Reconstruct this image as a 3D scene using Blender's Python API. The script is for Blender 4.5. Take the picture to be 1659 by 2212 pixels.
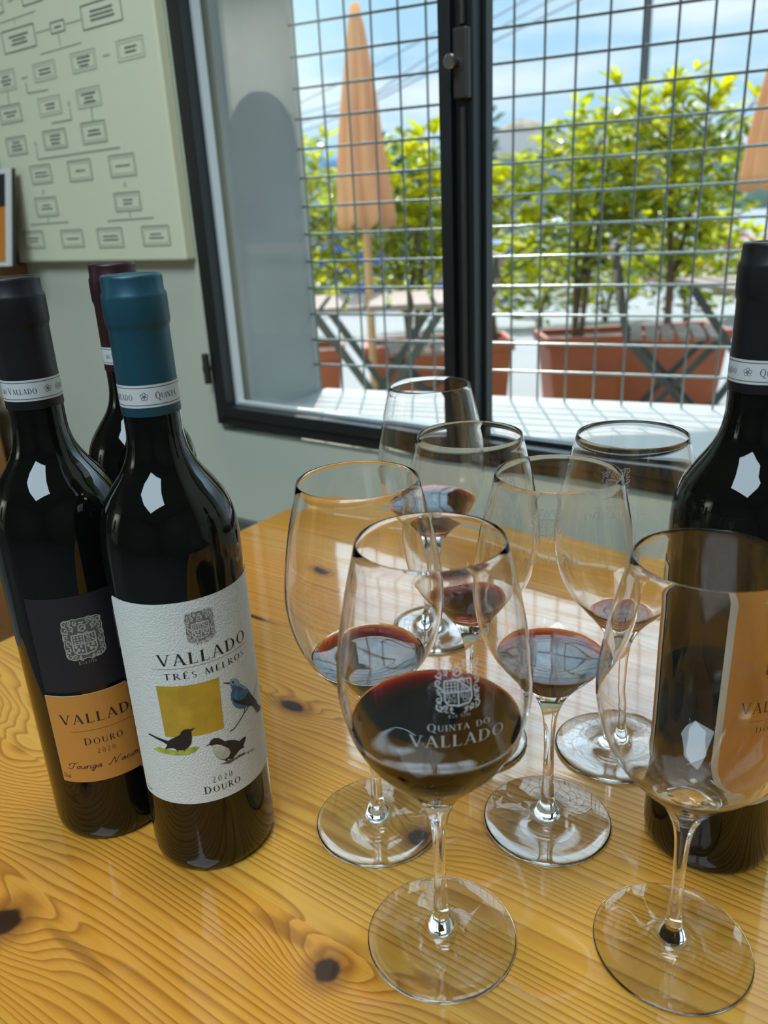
import bpy, bmesh, math, random
from mathutils import Vector, Matrix
from mathutils.geometry import tessellate_polygon
sc = bpy.context.scene
for o in list(bpy.data.objects):
    bpy.data.objects.remove(o, do_unlink=True)
col = sc.collection
PI = math.pi
V = Vector
R = math.radians

# ------------------------------------------------------------------ camera
camd = bpy.data.cameras.new('camera')
cam = bpy.data.objects.new('camera', camd)
col.objects.link(cam)
camd.sensor_fit = 'HORIZONTAL'
camd.sensor_width = 36.0
camd.lens = 36.0 * 1702.7 / 1659.0
camd.clip_start = 0.02
camd.clip_end = 600
CH = 0.36764
FW = V((0.0, 0.93502596, -0.35457926))
RT = V((0.9987227, -0.01791577, -0.04724392))
UP = V((0.05052685, 0.35412636, 0.93383165))
cam.matrix_world = Matrix(((RT.x, UP.x, -FW.x, 0), (RT.y, UP.y, -FW.y, 0), (RT.z, UP.z, -FW.z, CH), (0, 0, 0, 1)))
camd.dof.use_dof = True
camd.dof.focus_distance = 0.46
camd.dof.aperture_fstop = 12.0
sc.camera = cam

# ------------------------------------------------------------------ view
sc.view_settings.view_transform = 'Standard'
sc.view_settings.look = 'None'
sc.view_settings.gamma = 1
sc.view_settings.use_curve_mapping = False
sc.view_settings.exposure = 0.0
cy = sc.cycles
cy.max_bounces = 22
cy.transmission_bounces = 22
cy.glossy_bounces = 6
cy.diffuse_bounces = 4
cy.transparent_max_bounces = 24
cy.sample_clamp_indirect = 8.0
cy.blur_glossy = 0.5
cy.use_denoising = True

# wall frame: u along the window wall (to the right), n out through the window, z up
AW = -0.64
UW = V((math.cos(AW), math.sin(AW), 0))
NW = V((-math.sin(AW), math.cos(AW), 0))
def W(u, n, z): return UW * u + NW * n + V((0, 0, z))
AM = -0.4297
UM = V((math.cos(AM), math.sin(AM), 0))
NM = V((-math.sin(AM), math.cos(AM), 0))
M0 = V((0.22461, 1.31624, 0.42892))
MS = 0.04545
def at(px, py, y):
    """world point seen at photo pixel (px,py), at depth y"""
    d = FW + RT * ((px - 829.5) / 1702.7) - UP * ((py - 1106) / 1702.7)
    return V((0, 0, CH)) + d * (y / d.y)
ZG = -0.65      # terrace outside
ZF = -0.74      # floor inside
ZC = 2.40       # ceiling

# ------------------------------------------------------------------ world and lights
w = bpy.data.worlds.new('sky'); sc.world = w; w.use_nodes = True
nt = w.node_tree; nt.nodes.clear()
def N(t, k, **kw):
    n = t.nodes.new(k)
    for a, b in kw.items(): setattr(n, a, b)
    return n
out = N(nt, 'ShaderNodeOutputWorld'); bg = N(nt, 'ShaderNodeBackground')
tc = N(nt, 'ShaderNodeTexCoord'); mp = N(nt, 'ShaderNodeMapping')
mp.inputs['Scale'].default_value = (1.2, 1.2, 6.0)
noi = N(nt, 'ShaderNodeTexNoise'); noi.inputs['Scale'].default_value = 2.2; noi.inputs['Detail'].default_value = 6; noi.inputs['Roughness'].default_value = 0.55
cr = N(nt, 'ShaderNodeValToRGB')
cr.color_ramp.elements[0].position = 0.42; cr.color_ramp.elements[0].color = (0.50, 0.82, 1.08, 1)
cr.color_ramp.elements[1].position = 0.60; cr.color_ramp.elements[1].color = (0.90, 1.06, 1.16, 1)
nt.links.new(tc.outputs['Generated'], mp.inputs['Vector']); nt.links.new(mp.outputs[0], noi.inputs['Vector'])
nt.links.new(noi.outputs['Fac'], cr.inputs[0]); nt.links.new(cr.outputs[0], bg.inputs[0]); nt.links.new(bg.outputs[0], out.inputs[0])
# the sky brightens upwards, towards the veiled sun
sz = N(nt, 'ShaderNodeSeparateXYZ'); nt.links.new(tc.outputs['Generated'], sz.inputs[0])
gr_ = N(nt, 'ShaderNodeMapRange', interpolation_type='SMOOTHSTEP'); nt.links.new(sz.outputs[2], gr_.inputs[0])
gr_.inputs[1].default_value = 0.20; gr_.inputs[2].default_value = 0.55; gr_.inputs[3].default_value = 0.0; gr_.inputs[4].default_value = 5.0
gy = N(nt, 'ShaderNodeMapRange', interpolation_type='SMOOTHSTEP'); nt.links.new(sz.outputs[1], gy.inputs[0])
gy.inputs[1].default_value = 0.30; gy.inputs[2].default_value = 0.74
gm = N(nt, 'ShaderNodeMath', operation='MULTIPLY_ADD'); nt.links.new(gr_.outputs[0], gm.inputs[0]); nt.links.new(gy.outputs[0], gm.inputs[1]); gm.inputs[2].default_value = 1.0
nt.links.new(gm.outputs[0], bg.inputs[1])

def add_light(name, kind, loc, rot, energy, color=(1, 1, 1), size=1, size_y=None, shape=None):
    l = bpy.data.lights.new(name, kind); l.energy = energy; l.color = color
    if kind == 'AREA':
        l.shape = shape or ('RECTANGLE' if size_y else 'SQUARE'); l.size = size
        if size_y: l.size_y = size_y
    o = bpy.data.objects.new(name, l); col.objects.link(o); o.location = loc; o.rotation_euler = rot
    return o
SUN_EL = R(50)
sun = add_light('sun', 'SUN', (0, 8, 8), (0, 0, 0), 5.2, (1.0, 0.95, 0.86))
sun.data.angle = R(0.6)
sd = V((-0.055, -1.0, -math.tan(SUN_EL))).normalized()
sun.rotation_euler = sd.to_track_quat('-Z', 'Y').to_euler()
# the room's ceiling lights, plus two added fill lights
def mirror_lamp(px, py):
    d = FW + RT * ((px - 829.5) / 1702.7) - UP * ((py - 1106) / 1702.7)
    o_ = V((0, 0, CH)); P = o_ + d * ((0.870 - o_.dot(NW)) / d.dot(NW)); r_ = d - NW * (2 * d.dot(NW))
    return P + r_ * ((ZC - 0.02 - P.z) / r_.z)
LAMPS = [mirror_lamp(715, 18), mirror_lamp(1420, 20)]
SKY_L = add_light('ceiling_daylight', 'AREA', V((-0.78, -1.15, ZC - 0.05)), (0, 0, R(30)), 94, (0.68, 0.87, 1.0), 1.5, 1.7)
CE2 = add_light('far_wall_fill', 'AREA', W(-5.8, -3.3, ZC - 0.15), (R(-48), 0, AW), 46, (0.95, 0.97, 1.0), 2.2, 0.4)  # added light on the far wall, so its reflection shows in the panes
CE2.data.spread = R(100)
add_light('ceiling_disc_light', 'AREA', V((-0.02, 0.62, ZC - 0.03)), (0, 0, 0), 14, (1.0, 0.93, 0.82), 0.45, None, 'DISK')  # added fill light, lifts the bottles' shadow on the table
for p in LAMPS:
    add_light('ceiling_disc_light', 'AREA', p, (0, 0, 0), 14, (1, 1, 1), 0.22, None, 'DISK')

# ------------------------------------------------------------------ materials
MATS = {}
def mat(name, color=(0.5, 0.5, 0.5), rough=0.5, metal=0.0, spec=0.5, coat=0.0, noise=0.0, nscale=20, bump=0.0, bscale=200, trans=0.0, var=None):
    m = bpy.data.materials.new(name); m.use_nodes = True
    t = m.node_tree; b = t.nodes['Principled BSDF']
    b.inputs['Base Color'].default_value = (*color, 1)
    b.inputs['Roughness'].default_value = rough; b.inputs['Metallic'].default_value = metal
    b.inputs['Specular IOR Level'].default_value = spec; b.inputs['Coat Weight'].default_value = coat
    b.inputs['Coat Roughness'].default_value = 0.05
    tcn = None
    if noise or bump:
        tcn = N(t, 'ShaderNodeTexCoord')
    if noise:
        n = N(t, 'ShaderNodeTexNoise'); n.inputs['Scale'].default_value = nscale; n.inputs['Detail'].default_value = 5
        t.links.new(tcn.outputs['Object'], n.inputs['Vector'])
        r = N(t, 'ShaderNodeValToRGB')
        r.color_ramp.elements[0].position = 0.3; r.color_ramp.elements[1].position = 0.7
        r.color_ramp.elements[0].color = (*[max(0, c * (1 - noise)) for c in color], 1)
        r.color_ramp.elements[1].color = (*[min(1, c * (1 + noise)) for c in color], 1)
        t.links.new(n.outputs['Fac'], r.inputs[0]); t.links.new(r.outputs[0], b.inputs['Base Color'])
    if bump:
        n = N(t, 'ShaderNodeTexNoise'); n.inputs['Scale'].default_value = bscale; n.inputs['Detail'].default_value = 3
        t.links.new(tcn.outputs['Object'], n.inputs['Vector'])
        bp = N(t, 'ShaderNodeBump'); bp.inputs['Strength'].default_value = bump; bp.inputs['Distance'].default_value = 0.002
        t.links.new(n.outputs['Fac'], bp.inputs['Height']); t.links.new(bp.outputs[0], b.inputs['Normal'])
    MATS[name] = m
    return m
def leaf_mat(name, c1, c2, c3):
    m = bpy.data.materials.new(name); m.use_nodes = True; t = m.node_tree
    b = t.nodes['Principled BSDF']; o = t.nodes['Material Output']
    g = N(t, 'ShaderNodeNewGeometry'); r = N(t, 'ShaderNodeValToRGB')
    e = r.color_ramp.elements; e[0].position = 0; e[0].color = (*c1, 1); e[1].position = 1; e[1].color = (*c3, 1)
    k = e.new(0.5); k.color = (*c2, 1)
    t.links.new(g.outputs['Random Per Island'], r.inputs[0]); t.links.new(r.outputs[0], b.inputs['Base Color'])
    b.inputs['Roughness'].default_value = 0.28
    tr = N(t, 'ShaderNodeBsdfTranslucent'); mx = N(t, 'ShaderNodeMixShader'); mx.inputs[0].default_value = 0.55
    t.links.new(r.outputs[0], tr.inputs[0]); t.links.new(b.outputs[0], mx.inputs[1]); t.links.new(tr.outputs[0], mx.inputs[2])
    t.links.new(mx.outputs[0], o.inputs[0]); MATS[name] = m; return m
def glass_mat(name, color=(1, 1, 1), ior=1.5, rough=0.0):
    m = bpy.data.materials.new(name); m.use_nodes = True; t = m.node_tree
    t.nodes.remove(t.nodes['Principled BSDF']); o = t.nodes['Material Output']
    g = N(t, 'ShaderNodeBsdfGlass'); g.inputs['Color'].default_value = (*color, 1); g.inputs['IOR'].default_value = ior; g.inputs['Roughness'].default_value = rough
    t.links.new(g.outputs[0], o.inputs[0]); MATS[name] = m; return m
def pane_mat(name, tint=(0.99, 0.995, 0.993), ior=1.45):
    m = bpy.data.materials.new(name); m.use_nodes = True; t = m.node_tree
    t.nodes.remove(t.nodes['Principled BSDF']); o = t.nodes['Material Output']
    a = N(t, 'ShaderNodeBsdfTransparent'); a.inputs[0].default_value = (*tint, 1)
    g = N(t, 'ShaderNodeBsdfGlossy'); g.inputs['Roughness'].default_value = 0.0; g.inputs[0].default_value = (1, 1, 1, 1)
    f = N(t, 'ShaderNodeFresnel'); f.inputs[0].default_value = ior
    ge = N(t, 'ShaderNodeNewGeometry'); mr = N(t, 'ShaderNodeMapRange'); mr.inputs[3].default_value = ior; mr.inputs[4].default_value = 1 / ior
    t.links.new(ge.outputs['Backfacing'], mr.inputs[0]); t.links.new(mr.outputs[0], f.inputs[0])
    x = N(t, 'ShaderNodeMixShader')
    t.links.new(f.outputs[0], x.inputs[0]); t.links.new(a.outputs[0], x.inputs[1]); t.links.new(g.outputs[0], x.inputs[2]); t.links.new(x.outputs[0], o.inputs[0])
    MATS[name] = m; return m

# ------------------------------------------------------------------ object helpers
def tag(o, label=None, cat=None, group=None, kind=None):
    if label: o['label'] = label
    if cat: o['category'] = cat
    if group: o['group'] = group
    if kind: o['kind'] = kind
    return o
def link(name, me, parent=None, mats=None):
    o = bpy.data.objects.new(name, me); col.objects.link(o)
    if parent: o.parent = parent
    if mats:
        if not me.materials:
            for m in mats: me.materials.append(MATS[m] if isinstance(m, str) else m)
    return o
def empty(name, loc=(0, 0, 0), rz=0):
    o = bpy.data.objects.new(name, None); col.objects.link(o); o.location = loc; o.rotation_euler = (0, 0, rz); o.empty_display_size = 0.05
    return o
class MB:
    def __init__(s): s.v = []; s.f = []; s.m = []
    def add(s, vs, fs, mi=0):
        b = len(s.v); s.v += [tuple(x) for x in vs]
        for f in fs: s.f.append([b + i for i in f]); s.m.append(mi)
        return s
    def box(s, x0, y0, z0, x1, y1, z1, T=None, mi=0):
        vs = [(x, y, z) for z in (z0, z1) for y in (y0, y1) for x in (x0, x1)]
        if T: vs = [T(*q) for q in vs]
        return s.add(vs, [(0, 2, 3, 1), (4, 5, 7, 6), (0, 1, 5, 4), (2, 6, 7, 3), (0, 4, 6, 2), (1, 3, 7, 5)], mi)
    def prism(s, poly, z0, z1, T=None, mi=0):
        n = len(poly); vs = [(x, y, z0) for x, y in poly] + [(x, y, z1) for x, y in poly]
        if T: vs = [T(*q) for q in vs]
        return s.add(vs, [list(range(n))[::-1], list(range(n, 2 * n))] + [(i, (i + 1) % n, n + (i + 1) % n, n + i) for i in range(n)], mi)
    def tube(s, pts, r, seg=8, cap=True, mi=0):
        pts = [V(p) for p in pts]; n = len(pts)
        rs = r if isinstance(r, (list, tuple)) else [r] * n
        rings = []
        for i, p in enumerate(pts):
            d = (pts[min(i + 1, n - 1)] - pts[max(i - 1, 0)]).normalized()
            a = d.orthogonal().normalized() if i == 0 else (pa - d * pa.dot(d)).normalized()
            pa = a; b = d.cross(a)
            rings.append([p + (a * math.cos(2 * PI * k / seg) + b * math.sin(2 * PI * k / seg)) * rs[i] for k in range(seg)])
        fs = []
        for i in range(n - 1):
            for k in range(seg): fs.append((i * seg + k, i * seg + (k + 1) % seg, (i + 1) * seg + (k + 1) % seg, (i + 1) * seg + k))
        if cap: fs += [tuple(range(seg))[::-1], tuple((n - 1) * seg + k for k in range(seg))]
        return s.add([q for g in rings for q in g], fs, mi)
    def bar(s, a, b, w_, h_, mi=0):
        """a rectangular bar from a to b"""
        a = V(a); b = V(b); d = (b - a).normalized(); u = d.cross(V((0, 0, 1)))
        u = u.normalized() if u.length > 1e-3 else V((1, 0, 0)); v = u.cross(d)
        vs = [p + u * (x * w_ / 2) + v * (y * h_ / 2) for p in (a, b) for x, y in ((-1, -1), (1, -1), (1, 1), (-1, 1))]
        return s.add(vs, [(3, 2, 1, 0), (4, 5, 6, 7), (0, 1, 5, 4), (1, 2, 6, 5), (2, 3, 7, 6), (3, 0, 4, 7)], mi)
    def lathe(s, prof, seg=64, closed=False, mi=0, x0=0, y0=0):
        n = len(prof); vs = []; idx = []
        for r, z in prof:
            if r < 1e-7: idx.append([len(vs)] * seg); vs.append((x0, y0, z))
            else:
                idx.append(list(range(len(vs), len(vs) + seg)))
                vs += [(x0 + r * math.cos(2 * PI * k / seg), y0 + r * math.sin(2 * PI * k / seg), z) for k in range(seg)]
        fs = []
        for i in range(n if closed else n - 1):
            A = idx[i]; B = idx[(i + 1) % n]
            for k in range(seg):
                q = [A[k], A[(k + 1) % seg], B[(k + 1) % seg], B[k]]
                u = []
                for t in q:
                    if t not in u: u.append(t)
                if len(u) > 2: fs.append(u)
        return s.add(vs, fs, mi)
    def mesh(s, name, smooth=False, auto=None):
        me = bpy.data.meshes.new(name); me.from_pydata([tuple(v) for v in s.v], [], s.f)
        me.polygons.foreach_set('material_index', s.m)
        bm = bmesh.new(); bm.from_mesh(me); bmesh.ops.recalc_face_normals(bm, faces=bm.faces); bm.to_mesh(me); bm.free()
        if smooth: me.polygons.foreach_set('use_smooth', [True] * len(me.polygons))
        if auto: 
            me.polygons.foreach_set('use_smooth', [True] * len(me.polygons)); me.set_sharp_from_angle(angle=R(auto))
        me.update(); return me
    def build(s, name, mats, parent=None, smooth=False, auto=None, bevel=0):
        me = s.mesh(name, smooth, auto)
        o = link(name, me, parent, mats if isinstance(mats, (list, tuple)) else [mats])
        if bevel:
            b = o.modifiers.new('bevel', 'BEVEL'); b.width = bevel; b.segments = 2; b.limit_method = 'ANGLE'
        return o
def copy_tree(o, parent=None):
    c = o.copy(); col.objects.link(c)
    if parent: c.parent = parent
    for ch in list(o.children): copy_tree(ch, c)
    return c
def pchip(pts, n):
    """smooth curve y(x) through knots"""
    xs = [p[0] for p in pts]; ys = [p[1] for p in pts]; k = len(xs)
    m = []
    for i in range(k):
        a = max(i - 1, 0); b = min(i + 1, k - 1); m.append((ys[b] - ys[a]) / (xs[b] - xs[a]))
    res = []
    for j in range(n):
        x = xs[0] + (xs[-1] - xs[0]) * j / (n - 1)
        i = max(0, min(k - 2, max([q for q in range(k) if xs[q] <= x + 1e-12])))
        h = xs[i + 1] - xs[i]; t = (x - xs[i]) / h
        res.append((x, (2*t**3-3*t**2+1)*ys[i] + (t**3-2*t**2+t)*h*m[i] + (-2*t**3+3*t**2)*ys[i+1] + (t**3-t**2)*h*m[i+1]))
    return res
# ------------------------------------------------------------------ lettering and print
def st(p, q, w_):
    dx, dy = q[0] - p[0], q[1] - p[1]; L = math.hypot(dx, dy) or 1; nx, ny = -dy / L * w_ / 2, dx / L * w_ / 2
    return [(p[0] + nx, p[1] + ny), (p[0] - nx, p[1] - ny), (q[0] - nx, q[1] - ny), (q[0] + nx, q[1] + ny)]
def sl(x, w_):  # not used for slanted strokes
    return None
def hs(p, q, w_):  # stroke with horizontal ends
    return [(p[0] - w_ / 2, p[1]), (p[0] + w_ / 2, p[1]), (q[0] + w_ / 2, q[1]), (q[0] - w_ / 2, q[1])]
def arc(cx, cy_, rx, ry, a0, a1, T=0.155, t=0.046, n=16):
    res = []
    for i in range(n):
        a = [R(a0 + (a1 - a0) * (i + k) / n) for k in (0, 1)]
        q = []
        for x in a:
            w_ = t + (T - t) * abs(math.cos(x)) ** 1.3
            q.append(((cx + rx * math.cos(x), cy_ + ry * math.sin(x)), (cx + (rx - w_) * math.cos(x), cy_ + (ry - max(t, w_ * 0.55)) * math.sin(x))))
        res.append([q[0][0], q[1][0], q[1][1], q[0][1]])
    return res
def sf(x, y, L=0.24): return [(x - L / 2, y - 0.018), (x + L / 2, y - 0.018), (x + L / 2, y + 0.018), (x - L / 2, y + 0.018)]
TH, TN = 0.150, 0.052
GL = {
 'V': (0.84, [hs((.10, 1), (.43, 0), TH), hs((.74, 1), (.43, 0), TN), sf(.10, .985, .28), sf(.74, .985, .24)]),
 'A': (0.84, [hs((.40, 1), (.10, 0), TN), hs((.40, 1), (.72, 0), TH), [(.18, .32), (.60, .32), (.60, .36), (.18, .36)], sf(.10, .015, .22), sf(.72, .015, .28)]),
 'L': (0.62, [hs((.15, 1), (.15, 0), TH), sf(.15, .985), [(.03, 0), (.55, 0), (.55, .045), (.03, .045)], hs((.545, .0), (.575, .2), .035)]),
 'D': (0.86, [hs((.15, 1), (.15, 0), TH), sf(.12, .985), sf(.12, .015)] + arc(.30, .5, .48, .5, -90, 90) + [[(.1, .955), (.32, .955), (.32, 1), (.1, 1)], [(.1, 0), (.32, 0), (.32, .045), (.1, .045)]]),
 'O': (0.92, arc(.45, .5, .42, .51, 0, 360, n=32)),
 'Q': (0.92, arc(.45, .5, .42, .51, 0, 360, n=32) + [[(.42, .02), (.56, .04), (.95, -.22), (.80, -.22)]]),
 'U': (0.84, [hs((.17, 1), (.17, .3), TH), hs((.70, 1), (.70, .3), TN), sf(.17, .985), sf(.70, .985, .2)] + arc(.415, .32, .31, .33, 180, 360, T=.11)),
 'R': (0.76, [hs((.15, 1), (.15, 0), TH), sf(.13, .985), sf(.14, .015), hs((.36, .48), (.68, 0), TH), sf(.70, .015, .2)] + arc(.30, .74, .29, .26, -90, 90, T=.11) + [[(.1, .96), (.31, .96), (.31, 1), (.1, 1)], [(.15, .48), (.34, .48), (.34, .52), (.15, .52)]]),
 'I': (0.34, [hs((.16, 1), (.16, 0), TH), sf(.16, .985), sf(.16, .015)]),
 'N': (0.90, [hs((.15, 1), (.15, 0), TN), hs((.15, 1), (.74, 0), TH), hs((.74, 1), (.74, 0), TN), sf(.10, .985, .2), sf(.15, .015, .22), sf(.74, .985, .22)]),
 'T': (0.70, [hs((.34, 1), (.34, 0), TH), [(.02, .955), (.66, .955), (.66, 1), (.02, 1)], hs((.03, .82), (.03, 1), .03), hs((.65, .82), (.65, 1), .03), sf(.34, .015)]),
 'S': (0.56, arc(.27, .745, .21, .255, 40, 270, T=.09) + arc(.27, .255, .22, .255, -140, 90, T=.10)),
 'E': (0.62, [hs((.15, 1), (.15, 0), TH), [(.05, .955), (.54, .955), (.54, 1), (.05, 1)], [(.15, .48), (.45, .48), (.45, .52), (.15, .52)], [(.05, 0), (.57, 0), (.57, .045), (.05, .045)], hs((.53, .84), (.53, 1), .03), hs((.56, 0), (.58, .18), .03)]),
 'M': (1.05, [hs((.17, 1), (.10, 0), TN), hs((.19, 1), (.50, .05), TH), hs((.80, 1), (.50, .05), TN), hs((.80, 1), (.88, 0), TH), sf(.10, .015, .2), sf(.88, .015, .24)]),
 '2': (0.56, arc(.26, .74, .21, .26, -20, 165, T=.09) + [hs((.42, .66), (.09, .05), .09), [(.05, 0), (.50, 0), (.50, .08), (.05, .08)]]),
 '0': (0.60, arc(.28, .5, .25, .5, 0, 360, T=.10, n=26)),
 '1': (0.36, [hs((.18, 1), (.18, 0), .10), sf(.18, .015), st((.06, .85), (.18, .96), .05)]),
 '7': (0.54, [[(.04, .92), (.50, .92), (.50, 1), (.04, 1)], hs((.46, .95), (.16, 0), .09)]),
 '6': (0.58, arc(.27, .30, .23, .30, 0, 360, T=.09, n=24) + arc(.42, .42, .38, .58, 100, 180, T=.09)),
 '5': (0.54, [[(.12, .92), (.48, .92), (.48, 1), (.12, 1)], hs((.12, 1), (.10, .52), .06)] + arc(.24, .31, .23, .31, -140, 120, T=.09)),
 'm': (0.80, [hs((.10, .6), (.10, 0), .1), hs((.38, .5), (.38, 0), .1), hs((.66, .5), (.66, 0), .1)] + arc(.24, .42, .18, .18, 0, 180, T=.09) + arc(.52, .42, .18, .18, 0, 180, T=.09)),
 'l': (0.26, [hs((.12, 1), (.12, 0), .10)]),
}
GL['\u00ca'] = (0.62, GL['E'][1] + [st((.18, 1.08), (.34, 1.2), .05), st((.34, 1.2), (.50, 1.08), .05)])
def text(s, x0, y0, h, width=None, small=0.8, gap=0.10, lay=0.0005, mi=1, flip=False, center=False):
    """letters from x0 on baseline y0; capitals after the first of each word are small caps when small < 1"""
    polys = []; x = 0; first = True
    for ch in s:
        if ch == ' ': x += 0.42; first = True; continue
        k = 1.0 if first else small
        adv, ps = GL[ch]
        for p in ps: polys.append([(x + a * k, b * k) for a, b in p])
        x += adv * k + gap; first = False
    x -= gap
    sx = (width / x) if width else h
    if center: x0 = x0 - sx * x / 2
    return [([(x0 + a * sx, y0 + b * h) for a, b in p], lay, mi) for p in polys]
def poly(pts, lay, mi): return [(pts, lay, mi)]
def line(pts, w_, lay, mi):
    return [(st(pts[i], pts[i + 1], w_), lay, mi) for i in range(len(pts) - 1)]
def ring(cx, cy_, rx, ry, w_, lay, mi, a0=0, a1=360, n=20):
    o = []
    for i in range(n):
        a = [R(a0 + (a1 - a0) * (i + k) / n) for k in (0, 1)]
        o.append(([(cx + rx * math.cos(a[0]), cy_ + ry * math.sin(a[0])), (cx + rx * math.cos(a[1]), cy_ + ry * math.sin(a[1])), (cx + (rx - w_) * math.cos(a[1]), cy_ + (ry - w_) * math.sin(a[1])), (cx + (rx - w_) * math.cos(a[0]), cy_ + (ry - w_) * math.sin(a[0]))], lay, mi))
    return o
def disc(cx, cy_, rx, ry, lay, mi, n=12):
    return [([(cx + rx * math.cos(2 * PI * i / n), cy_ + ry * math.sin(2 * PI * i / n)) for i in range(n)], lay, mi)]
def spiral(cx, cy_, r0, a0, turns, w_, sgn=1, n=14):
    pts = []
    for i in range(n + 1):
        t = i / n; r = r0 * (1 - 0.85 * t); a = a0 + sgn * turns * 2 * PI * t
        pts.append((cx + r * math.cos(a), cy_ + r * math.sin(a)))
    return [st(pts[i], pts[i + 1], w_ * (1 - 0.5 * i / n)) for i in range(n)]
def crest(cx, cy_, w_, h_, lay, dark=None, light=1, etched=False):
    """carved square coat of arms: scrolled border, helmet, quartered shield"""
    U = []
    if dark is not None:
        out_ = []
        for i in range(64):
            a = 2 * PI * i / 64; c, s = math.cos(a), math.sin(a)
            k = 1 / (abs(c) ** 7 + abs(s) ** 7) ** (1 / 7) * (0.5 + 0.012 * math.sin(a * 17))
            out_.append((k * c, k * s))
        U.append((out_, 0, dark))
        rim = [(x * 0.985, y * 0.985) for x, y in out_]
        for i in range(64): U.append((st(rim[i], rim[(i + 1) % 64], 0.022), 1, light))
    L = []
    for sx in (-1, 1):
        for k, (x, y, r) in enumerate([(.41, .40, .085), (.30, .42, .06), (.40, .24, .075), (.42, .08, .07), (.40, -.08, .075), (.42, -.24, .07), (.40, -.40, .08), (.28, -.42, .06), (.27, .29, .06), (.16, .42, .055), (.15, -.45, .04)]):
            L += spiral(sx * x, y, r, (0.5 + k) * 1.3, 1.15, 0.034, sx * (1 if k % 2 else -1))
            L += [st((sx * (x - .05), y - .09), (sx * (x + .04), y - .05), .022)]
    # helmet
    L += [p for p, _, _ in ring(0, .27, .10, .10, .028, 0, 0, n=14)]
    L += [st((-.10, .20), (.02, .30), .025), st((.02, .30), (.10, .22), .02), st((-.06, .40), (.06, .40), .03), st((-.13, .15), (.0, .11), .03), st((.0, .11), (.13, .15), .03)]
    # shield
    sh = [(-.29, .11), (.29, .11), (.29, -.27), (.22, -.36), (.10, -.37), (0, -.40), (-.10, -.37), (-.22, -.36), (-.29, -.27)]
    for i in range(len(sh)): L.append(st(sh[i], sh[(i + 1) % len(sh)], .035))
    L += [st((0, .11), (0, -.39), .03), st((-.29, -.12), (.29, -.12), .03)]
    for i in range(3):
        for j in range(3): L.append([(-.225 + .08 * i + .03 * math.cos(q * PI / 4), .055 - .065 * j + .024 * math.sin(q * PI / 4)) for q in range(8)])
    L += [st((.03, .09), (.27, -.10), .03), st((.12, .09), (.16, .05), .03), st((.20, .09), (.24, .0), .025), st((.05, -.04), (.10, -.09), .025), st((.06, .02), (.16, -.09), .02)]
    for x, y, r in ((-.22, -.18, .04), (-.10, -.18, .035), (-.17, -.26, .045), (-.08, -.29, .035), (-.22, -.30, .025), (.08, -.19, .04), (.20, -.18, .045), (.14, -.27, .05), (.23, -.28, .03)):
        if etched: L += [p for p, _, _ in ring(x, y, r, r, .014, 0, 0, n=8)]
        else: L.append([(x + r * math.cos(q * PI / 4), y + r * math.sin(q * PI / 4)) for q in range(8)])
    U += [(p, 1, light) for p in L]
    return [([(cx + x * w_, cy_ + y * h_) for x, y in p], lay + 0.00008 * k, mi) for p, k, mi in U]
def rosette(cx, cy_, r, lay, mi):
    o = ring(cx, cy_, r * .28, r * .28, r * .09, lay, mi, n=10)
    for k in range(5):
        a = R(90 + 72 * k); o += ring(cx + .60 * r * math.cos(a), cy_ + .60 * r * math.sin(a), r * .40, r * .40, r * .09, lay, mi, n=12)
        o += line([(cx + .1 * r * math.cos(a + .6), cy_ + .1 * r * math.sin(a + .6)), (cx + .62 * r * math.cos(a + .6), cy_ + .62 * r * math.sin(a + .6))], r * .07, lay, mi)
    return o
SCRIPT = {  # a slanted pen hand, stroke by stroke
 'T': (0.75, [[(.05, .45), (.0, .62), (.12, .80), (.45, .84), (.85, .92)], [(.55, .86), (.46, .45), (.36, .15), (.2, .0), (.0, .05), (.02, .16)]]),
 'N': (1.0, [[(-.1, .05), (.02, .0), (.15, .25), (.35, .9)], [(.35, .9), (.52, .0)], [(.52, .0), (.7, .6), (.85, .95), (1.0, .9)]]),
 'o': (0.40, [[(.22, .42), (.08, .32), (.06, .1), (.18, .0), (.32, .12), (.32, .34), (.22, .42), (.42, .36)]]),
 'u': (0.46, [[(.08, .42), (.04, .1), (.14, .0), (.30, .12), (.38, .42)], [(.38, .42), (.34, .05), (.46, .05)]]),
 'r': (0.34, [[(.0, .05), (.12, .45), (.16, .36), (.32, .42)], [(.16, .36), (.12, .0)]]),
 'i': (0.24, [[(.1, .42), (.06, .05), (.14, .0), (.26, .12)], [(.14, .58), (.17, .62)]]),
 'g': (0.44, [[(.34, .38), (.2, .42), (.06, .26), (.08, .05), (.22, .02), (.34, .38)], [(.36, .42), (.28, -.15), (.14, -.38), (.0, -.30), (.1, -.1), (.44, .12)]]),
 'a': (0.46, [[(.34, .38), (.2, .42), (.06, .26), (.08, .05), (.2, .0), (.34, .38)], [(.36, .42), (.33, .05), (.46, .08)]]),
 'c': (0.36, [[(.30, .36), (.18, .42), (.06, .24), (.1, .02), (.24, .0), (.36, .12)]]),
 'n': (0.48, [[(.0, .3), (.1, .42), (.06, .0)], [(.08, .2), (.26, .42), (.34, .34), (.32, .05), (.48, .1)]]),
 'l': (0.26, [[(.02, .1), (.2, .6), (.22, .95), (.14, .9), (.06, .2), (.12, .0), (.26, .12)]]),
}
def pen(s, x0, y0, h, width, lay, mi):
    o = []; x = 0; segs = []
    for ch in s:
        if ch == ' ': x += .35; continue
        a, ps = SCRIPT[ch]
        for p in ps: segs.append([(x + q[0] + .22 * q[1], q[1]) for q in p])
        x += a
    k = width / x
    for p in segs: o += line([(x0 + a * k, y0 + b * h) for a, b in p], h * 0.075, lay, mi)
    return o
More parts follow.
